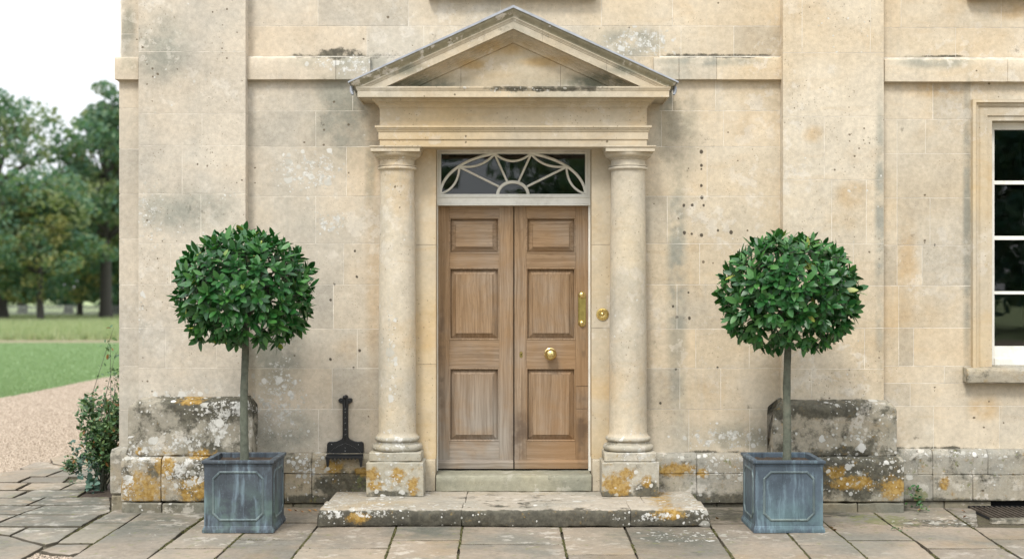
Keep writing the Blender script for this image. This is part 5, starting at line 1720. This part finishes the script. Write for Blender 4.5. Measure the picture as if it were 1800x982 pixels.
# ------------------------------------------------------------------ shrub at the corner, weeds, fallen leaves
def leaf_spray(mb_list, p, d, n, size, rnd, spread=1.0, wd=.5):
    for k in range(n):
        dr_ = (d * .5 + Vector((rnd.gauss(0, 1), rnd.gauss(0, 1), rnd.gauss(0, .7))) * spread * .6).normalized()
        nv = Vector((rnd.gauss(0, .6), rnd.gauss(-.3, .6), 1)).normalized()
        yv = nv.cross(dr_).normalized(); zv = dr_.cross(yv)
        s_ = size * rnd.uniform(.6, 1.3)
        v_, f_ = leaf_verts(1.0, wd, .15, .25)
        A = np.array(((dr_.x, yv.x, zv.x), (dr_.y, yv.y, zv.y), (dr_.z, yv.z, zv.z)))
        vs = (v_ * s_) @ A.T + np.array(p + Vector((rnd.gauss(0, .015), rnd.gauss(0, .015), rnd.gauss(0, .015))))
        mb_list.add([tuple(q_) for q_ in vs], f_, True)
rs_ = random.Random(77)
sbx, sby = G(180, 858)
shrub = tag(empty('rose_bush', (sbx, sby, 0)), 'straggly leafy rose bush growing from the bed at the house corner', 'shrub')
st, lf, bl = MB(), MB(), MB()
base = Vector((sbx, sby, -.01))
targets = []
for k in range(30):
    targets.append((Vector((X(rs_.uniform(140, 225), sby), sby + rs_.uniform(-.22, .22), Z(rs_.uniform(690, 815), sby))), 60, .045))
for k in range(4):
    targets.append((Vector((X(rs_.uniform(190, 225), sby), sby + rs_.uniform(-.1, .2), Z(rs_.uniform(640, 700), sby))), 20, .034))
targets += [(Vector((X(200, sby), sby, Z(575, sby))), 9, .042), (Vector((X(196, sby), sby - .03, Z(606, sby))), 14, .038), (Vector((X(203, sby), sby, Z(620, sby))), 12, .04), (Vector((X(214, sby), sby, Z(566, sby))), 8, .04)]
for e, nl, sz in targets:
    m_ = base + (e - base) * .5 + Vector((rs_.gauss(0, .07), rs_.gauss(0, .06), .06))
    pth = [base + Vector((rs_.gauss(0, .02), rs_.gauss(0, .02), 0)), base + (m_ - base) * .5 + Vector((rs_.gauss(0, .02), 0, .03)), m_, (m_ + e) / 2, e]
    st.tube(pth, [.006, .005, .0035, .0025, .0012], 5)
    for k in range(nl):
        t = 1 - rs_.random() ** 1.6 * .55 if e.z > .9 else 1 - rs_.random() * .60
        a, b = (pth[int(t * 3.999)], pth[min(4, int(t * 3.999) + 1)])
        p = a + (b - a) * ((t * 3.999) % 1)
        leaf_spray(lf, p + Vector((rs_.gauss(0, .02), rs_.gauss(0, .02), rs_.gauss(0, .02))), (e - base).normalized(), 2, sz, rs_)
for k in range(60):
    p = Vector((X(rs_.uniform(130, 180), sby), sby - rs_.uniform(0, .2), Z(rs_.uniform(770, 830), sby)))
    leaf_spray(bl, p, Vector((-.5, -.5, .2)), 3, .042, rs_, wd=.6)
for k in range(12):
    p = Vector((X(rs_.uniform(158, 178), sby - .15), sby - .18, rs_.uniform(.01, .09)))
    leaf_spray(bl, p, Vector((-.5, -.5, .2)), 3, .06, rs_, wd=.75)
st.build('stems', M['barkbay'], shrub)
o = lf.build('foliage', M['rose'], shrub, recalc=False); o['kind'] = 'stuff'
o = bl.build('foliage', M['bluegreen'], shrub, recalc=False); o['kind'] = 'stuff'; o['label'] = 'paler bluish leaves low on the bush'

def weed(px_, py_, n, size, label, mat, y_off=0, h=.1):
    gx, gy = G(px_, py_)
    o = tag(empty('weed', (gx, gy + y_off, 0)), label, 'weed')
    mb = MB()
    for k in range(n):
        a = rs_.uniform(0, 6.28)
        tip = Vector((gx + .03 * math.cos(a), gy + y_off + .02 * math.sin(a), rs_.uniform(.01, h)))
        leaf_spray(mb, tip, Vector((math.cos(a), math.sin(a), .6)), 2, size, rs_)
    w_ = mb.build('foliage', mat, o, recalc=False); w_['kind'] = 'stuff'
weed(1607, 893, 22, .035, 'small green weed growing where the right-hand plinth meets the wall', M['bay'], y_off=0.0, h=.16)
weed(1620, 900, 10, .022, 'low weed sprouting from the paving beside the right-hand plinth', M['rose'], h=.04)
weed(126, 850, 16, .020, 'tiny green weed between slabs near the rose bush', M['rose'], h=.03)
weed(1578, 932, 14, .018, 'dark moss tuft in the joint right of the blue planter', M['rose'], h=.012)
weed(1622, 941, 5, .014, 'small moss tuft beside the dark stained slab', M['rose'], h=.01)

lm = []
v_, f_ = leaf_verts(.055, .028, .35, .5)
me = bpy.data.meshes.new('fallen_leaf'); me.from_pydata([tuple(p) for p in v_], [], f_); me.materials.append(M['fallen'])
leaf_spots = [(505, 897, 'curled orange leaf by the wall, nearest the dark planter'), (516, 898, 'rusty leaf on the paving between planter and step'), (528, 899.5, 'flat brown leaf halfway from planter to step'), (541, 898, 'small orange leaf by the wall just left of the step'), (550, 897, 'orange leaf touching the left end of the doorstep'),
              (1262, 912, 'pale brown leaf lying right of the doorstep'), (1457, 928, 'brown leaf in the joint beside the blue planter'), (1464, 932, 'rust coloured leaf on the slab right of the blue planter'), (1690, 899, 'tan leaf on the paving beside the grating'), (1700, 909, 'yellow brown leaf near the end of the grating kerb'),
              (1624, 896, 'straw coloured leaf at the foot of the wall by the weed'), (1242, 903, 'tiny brown leaf against the right end of the doorstep')]
for i, (a, b, lb) in enumerate(leaf_spots):
    gx, gy = G(a, b)
    o = bpy.data.objects.new('fallen_leaf', me); col.objects.link(o)
    o.location = (gx, gy, .012); o.rotation_euler = (rs_.uniform(-.3, .3), rs_.uniform(-.1, .3), rs_.uniform(0, 6.28))
    s_ = rs_.uniform(.7, 1.25); o.scale = (s_, s_, s_)
    tag(o, lb, 'leaf', 'fallen leaves on the paving')
# small pale fragments
# ------------------------------------------------------------------ light-well grating
gr0 = G(1722, 912); gy0 = G(1760, 914)[1]; gy1 = BY + .0
gxa, gxb = X(1725, -.4), X(1725, -.4) + 1.0
grate = tag(empty('drain_grate', ((gxa + gxb) / 2, (gy0 + gy1) / 2, 0)), 'rusty iron grating over the light well at the foot of the wall', 'grating')
MB().box(gxa + .02, gxb, gy0 + .02, gy1 + .02, -.0185, -.0175).build('well_dark_sheet', M['black'], grate)  # black sheet close under the bars stands in for the well's shade
k = 0
x_ = gxa + .03
while x_ < gxb:
    MB().box(x_, x_ + .009, gy0 + .01, gy1 + .01, -.004, .012).build('bar', M['rust'], grate)
    x_ += .040
MB().box(gxa + .02, gxb, gy1 + .0105, gy1 + .02, -.006, .014).build('bearer', M['iron'], grate)
stone_bar([(gy0 - .04, -.025), (gy0 - .045, .012), (gy0 - .03, .022), (gy0 + .0, .022), (gy0 + .008, -.025)], gxa - .03, gxb + .03, r=.008, amp=.004, step=.03, seed=700).build('kerb_stone', M['base'], grate)
MB().box(vent_x0, vent_x0 + .75, BY + .06, BY + .09, -.02, bz2[2] - .004).build('opening_dark_sheet', M['black'], house)  # black slab paints in the dark of the opening under the wall

# ------------------------------------------------------------------ parkland trees
def tree_proto(seed, h, cr, cb, nleaf, mat, leaf=.26, trunk_r=.35, clumps=60, holes=0.0):
    """meshes (trunk, crown) at the origin: tapered trunk with limbs, crown of leaf clumps"""
    rnd = random.Random(seed); rs = np.random.RandomState(seed)
    tr = MB()
    top = Vector((rnd.uniform(-.3, .3), rnd.uniform(-.3, .3), h * .78))
    pth = [Vector((0, 0, -.1)), Vector((0, 0, h * .06)), Vector((rnd.uniform(-.1, .1), 0, h * .25)), top * .6, top]
    tr.tube(pth, [trunk_r * 1.35, trunk_r, trunk_r * .85, trunk_r * .5, trunk_r * .12], 10)
    cs = []
    cz = (h + cb) / 2; rz = (h - cb) / 2
    for k in range(clumps):
        d = Vector((rnd.gauss(0, 1), rnd.gauss(0, 1), rnd.gauss(0, 1))).normalized()
        f = rnd.uniform(.35, 1.0) ** .6
        taper = 1.0 if d.z < .1 else 1 - .35 * d.z
        c = Vector((d.x * cr * f * taper, d.y * cr * f * taper, cz + d.z * rz * f))
        r_ = rnd.uniform(.16, .30) * cr
        cs.append((c, r_))
        if k % 2 == 0:
            s0 = pth[2] + (top - pth[2]) * max(0, min(.85, (c.z - cb) / (h - cb) - .25 + .1))
            tr.tube([s0, (s0 + c) / 2 + Vector((0, 0, .25)), c], [trunk_r * .32, trunk_r * .17, trunk_r * .05], 5)
    w_ = np.array([r_ ** 2 for c, r_ in cs]); w_ /= w_.sum()
    idx = rs.choice(len(cs), nleaf, p=w_)
    C = np.array([tuple(c) for c, r_ in cs])[idx]; RR = np.array([r_ for c, r_ in cs])[idx]
    d = rs.normal(size=(nleaf, 3)); d /= np.linalg.norm(d, axis=1)[:, None]
    f = rs.uniform(.35, 1.0, nleaf) ** .5
    P = C + d * (RR * f)[:, None] * np.array([1.1, 1.1, .62])
    a = rs.normal(size=(nleaf, 3)); a /= np.linalg.norm(a, axis=1)[:, None]
    b = np.cross(a, rs.normal(size=(nleaf, 3))); b /= np.linalg.norm(b, axis=1)[:, None]
    s_ = leaf * rs.uniform(.5, 1.2, nleaf)[:, None]
    V = np.stack([P - a * s_, P - b * s_ * .55, P + a * s_, P + b * s_ * .55], axis=1).reshape(-1, 3)
    me = bpy.data.meshes.new('crown')
    me.vertices.add(nleaf * 4); me.vertices.foreach_set('co', V.reshape(-1))
    me.loops.add(nleaf * 4); me.loops.foreach_set('vertex_index', np.arange(nleaf * 4, dtype=np.int32))
    me.polygons.add(nleaf); me.polygons.foreach_set('loop_start', np.arange(nleaf, dtype=np.int32) * 4)
    me.materials.append(mat); me.update(calc_edges=True)
    return tr.mesh('trunk', M['bark'], recalc=False), me
protos = {
    'big': tree_proto(1, 13.5, 7.0, 1.8, 20000, M['tree'], .20, .55, 90),
    'low': tree_proto(2, 8.5, 4.2, 1.5, 11000, M['treeY'], .17, .24, 55),
    'tall': tree_proto(3, 15.8, 3.6, 2.4, 12000, M['tree'], .19, .42, 70),
    'dark': tree_proto(4, 11.0, 5.5, 1.0, 16000, M['treeD'], .20, .40, 80),
}
def tree(kind, px_, d, s_, rot, label, group=None, at=None, sx=1.0):
    x_, y_ = ((px_ - CX) * d / F, d - DIST) if at is None else at
    o = tag(empty('tree', (x_, y_, -.05)), label, 'tree', group)
    for nm, me in zip(('trunk', 'crown'), protos[kind]):
        c = bpy.data.objects.new(nm, me); col.objects.link(c); c.parent = o
        if nm == 'crown': c['kind'] = 'stuff'
    o.scale = (s_ * sx, s_ * sx, s_); o.rotation_euler = (0, 0, rot)
GT = 'parkland trees beyond the lawn'
tree('big', -4, 84, 1.10, .3, 'broad spreading tree with thick dark trunk at the left edge of the photo', GT)
tree('low', 71, 80, .96, 1.2, 'small yellow-green tree on a thin trunk, nearest the middle of the park', GT)
tree('tall', 186, 88, 1.0, 2.0, 'tall slender tree rising beside the corner of the house', GT)
tree('low', 140, 97, .95, 4.0, 'low bushy yellowing tree in front of the far dark trees', GT)
tree('dark', 40, 118, 1.02, .9, 'dark bushy tree far behind the spreading tree', GT)
tree('dark', 120, 124, 1.0, 2.2, 'dark tree far off between the small and the tall tree', GT)
tree('dark', 205, 112, 1.08, 3.1, 'dark tree far off behind the tall slender tree', GT)
tree('dark', -50, 126, 1.15, 4.4, 'dark tree far off, only its right flank in view', GT)
tree('big', 270, 100, 1.05, 5.0, 'spreading tree mostly hidden by the house', GT)
# trees on the near side of the drive, seen only as reflections in the fanlight and window
GR = 'trees across the drive reflected in the glass'
RL = ['spreading tree reflected in the middle of the fanlight', 'dark tree reflected in the right half of the fanlight', 'slender tree reflected at the left end of the fanlight',
      'spreading tree reflected in the sash window', 'dark tree reflected at the right of the sash window', 'low dark tree reflected low in the left of the fanlight']
for i, (x_, y_, kd, s_) in enumerate(((7.0, -52, 'big', 1.0), (12, -58, 'dark', 1.2), (-6.2, -60, 'tall', .95), (19, -50, 'dark', 1.3), (27, -56, 'dark', 1.3), (-14, -80, 'dark', .8))):
    tree(kd, 0, 0, s_, i * 1.3, RL[i], GR, at=(x_, y_))

# park fence far behind the trees
fd = 104.0
fx0_, fx1_ = (-40 - CX) * fd / F, (300 - CX) * fd / F
fence = tag(empty('park_fence', ((fx0_ + fx1_) / 2, fd - DIST, 0)), 'grey paling fence in shade far behind the trees', 'fence')
M['fence'] = plain('grey_paling', (.16, .17, .165), .9, nscale=6, namt=.3)
pal = MB()
x_ = fx0_
while x_ < fx1_:
    hh = .92 + rs_.uniform(-.05, .05)
    pal.box(x_, x_ + .07, fd - DIST, fd - DIST + .02, -.04, hh); x_ += .13
o = pal.build('palings', M['fence'], fence); o['kind'] = 'stuff'
MB().box(fx0_, fx1_, fd - DIST + .021, fd - DIST + .07, .70, .78).build('rail', M['fence'], fence)
MB().box(fx0_, fx1_, fd - DIST + .021, fd - DIST + .07, .22, .30).build('rail', M['fence'], fence)
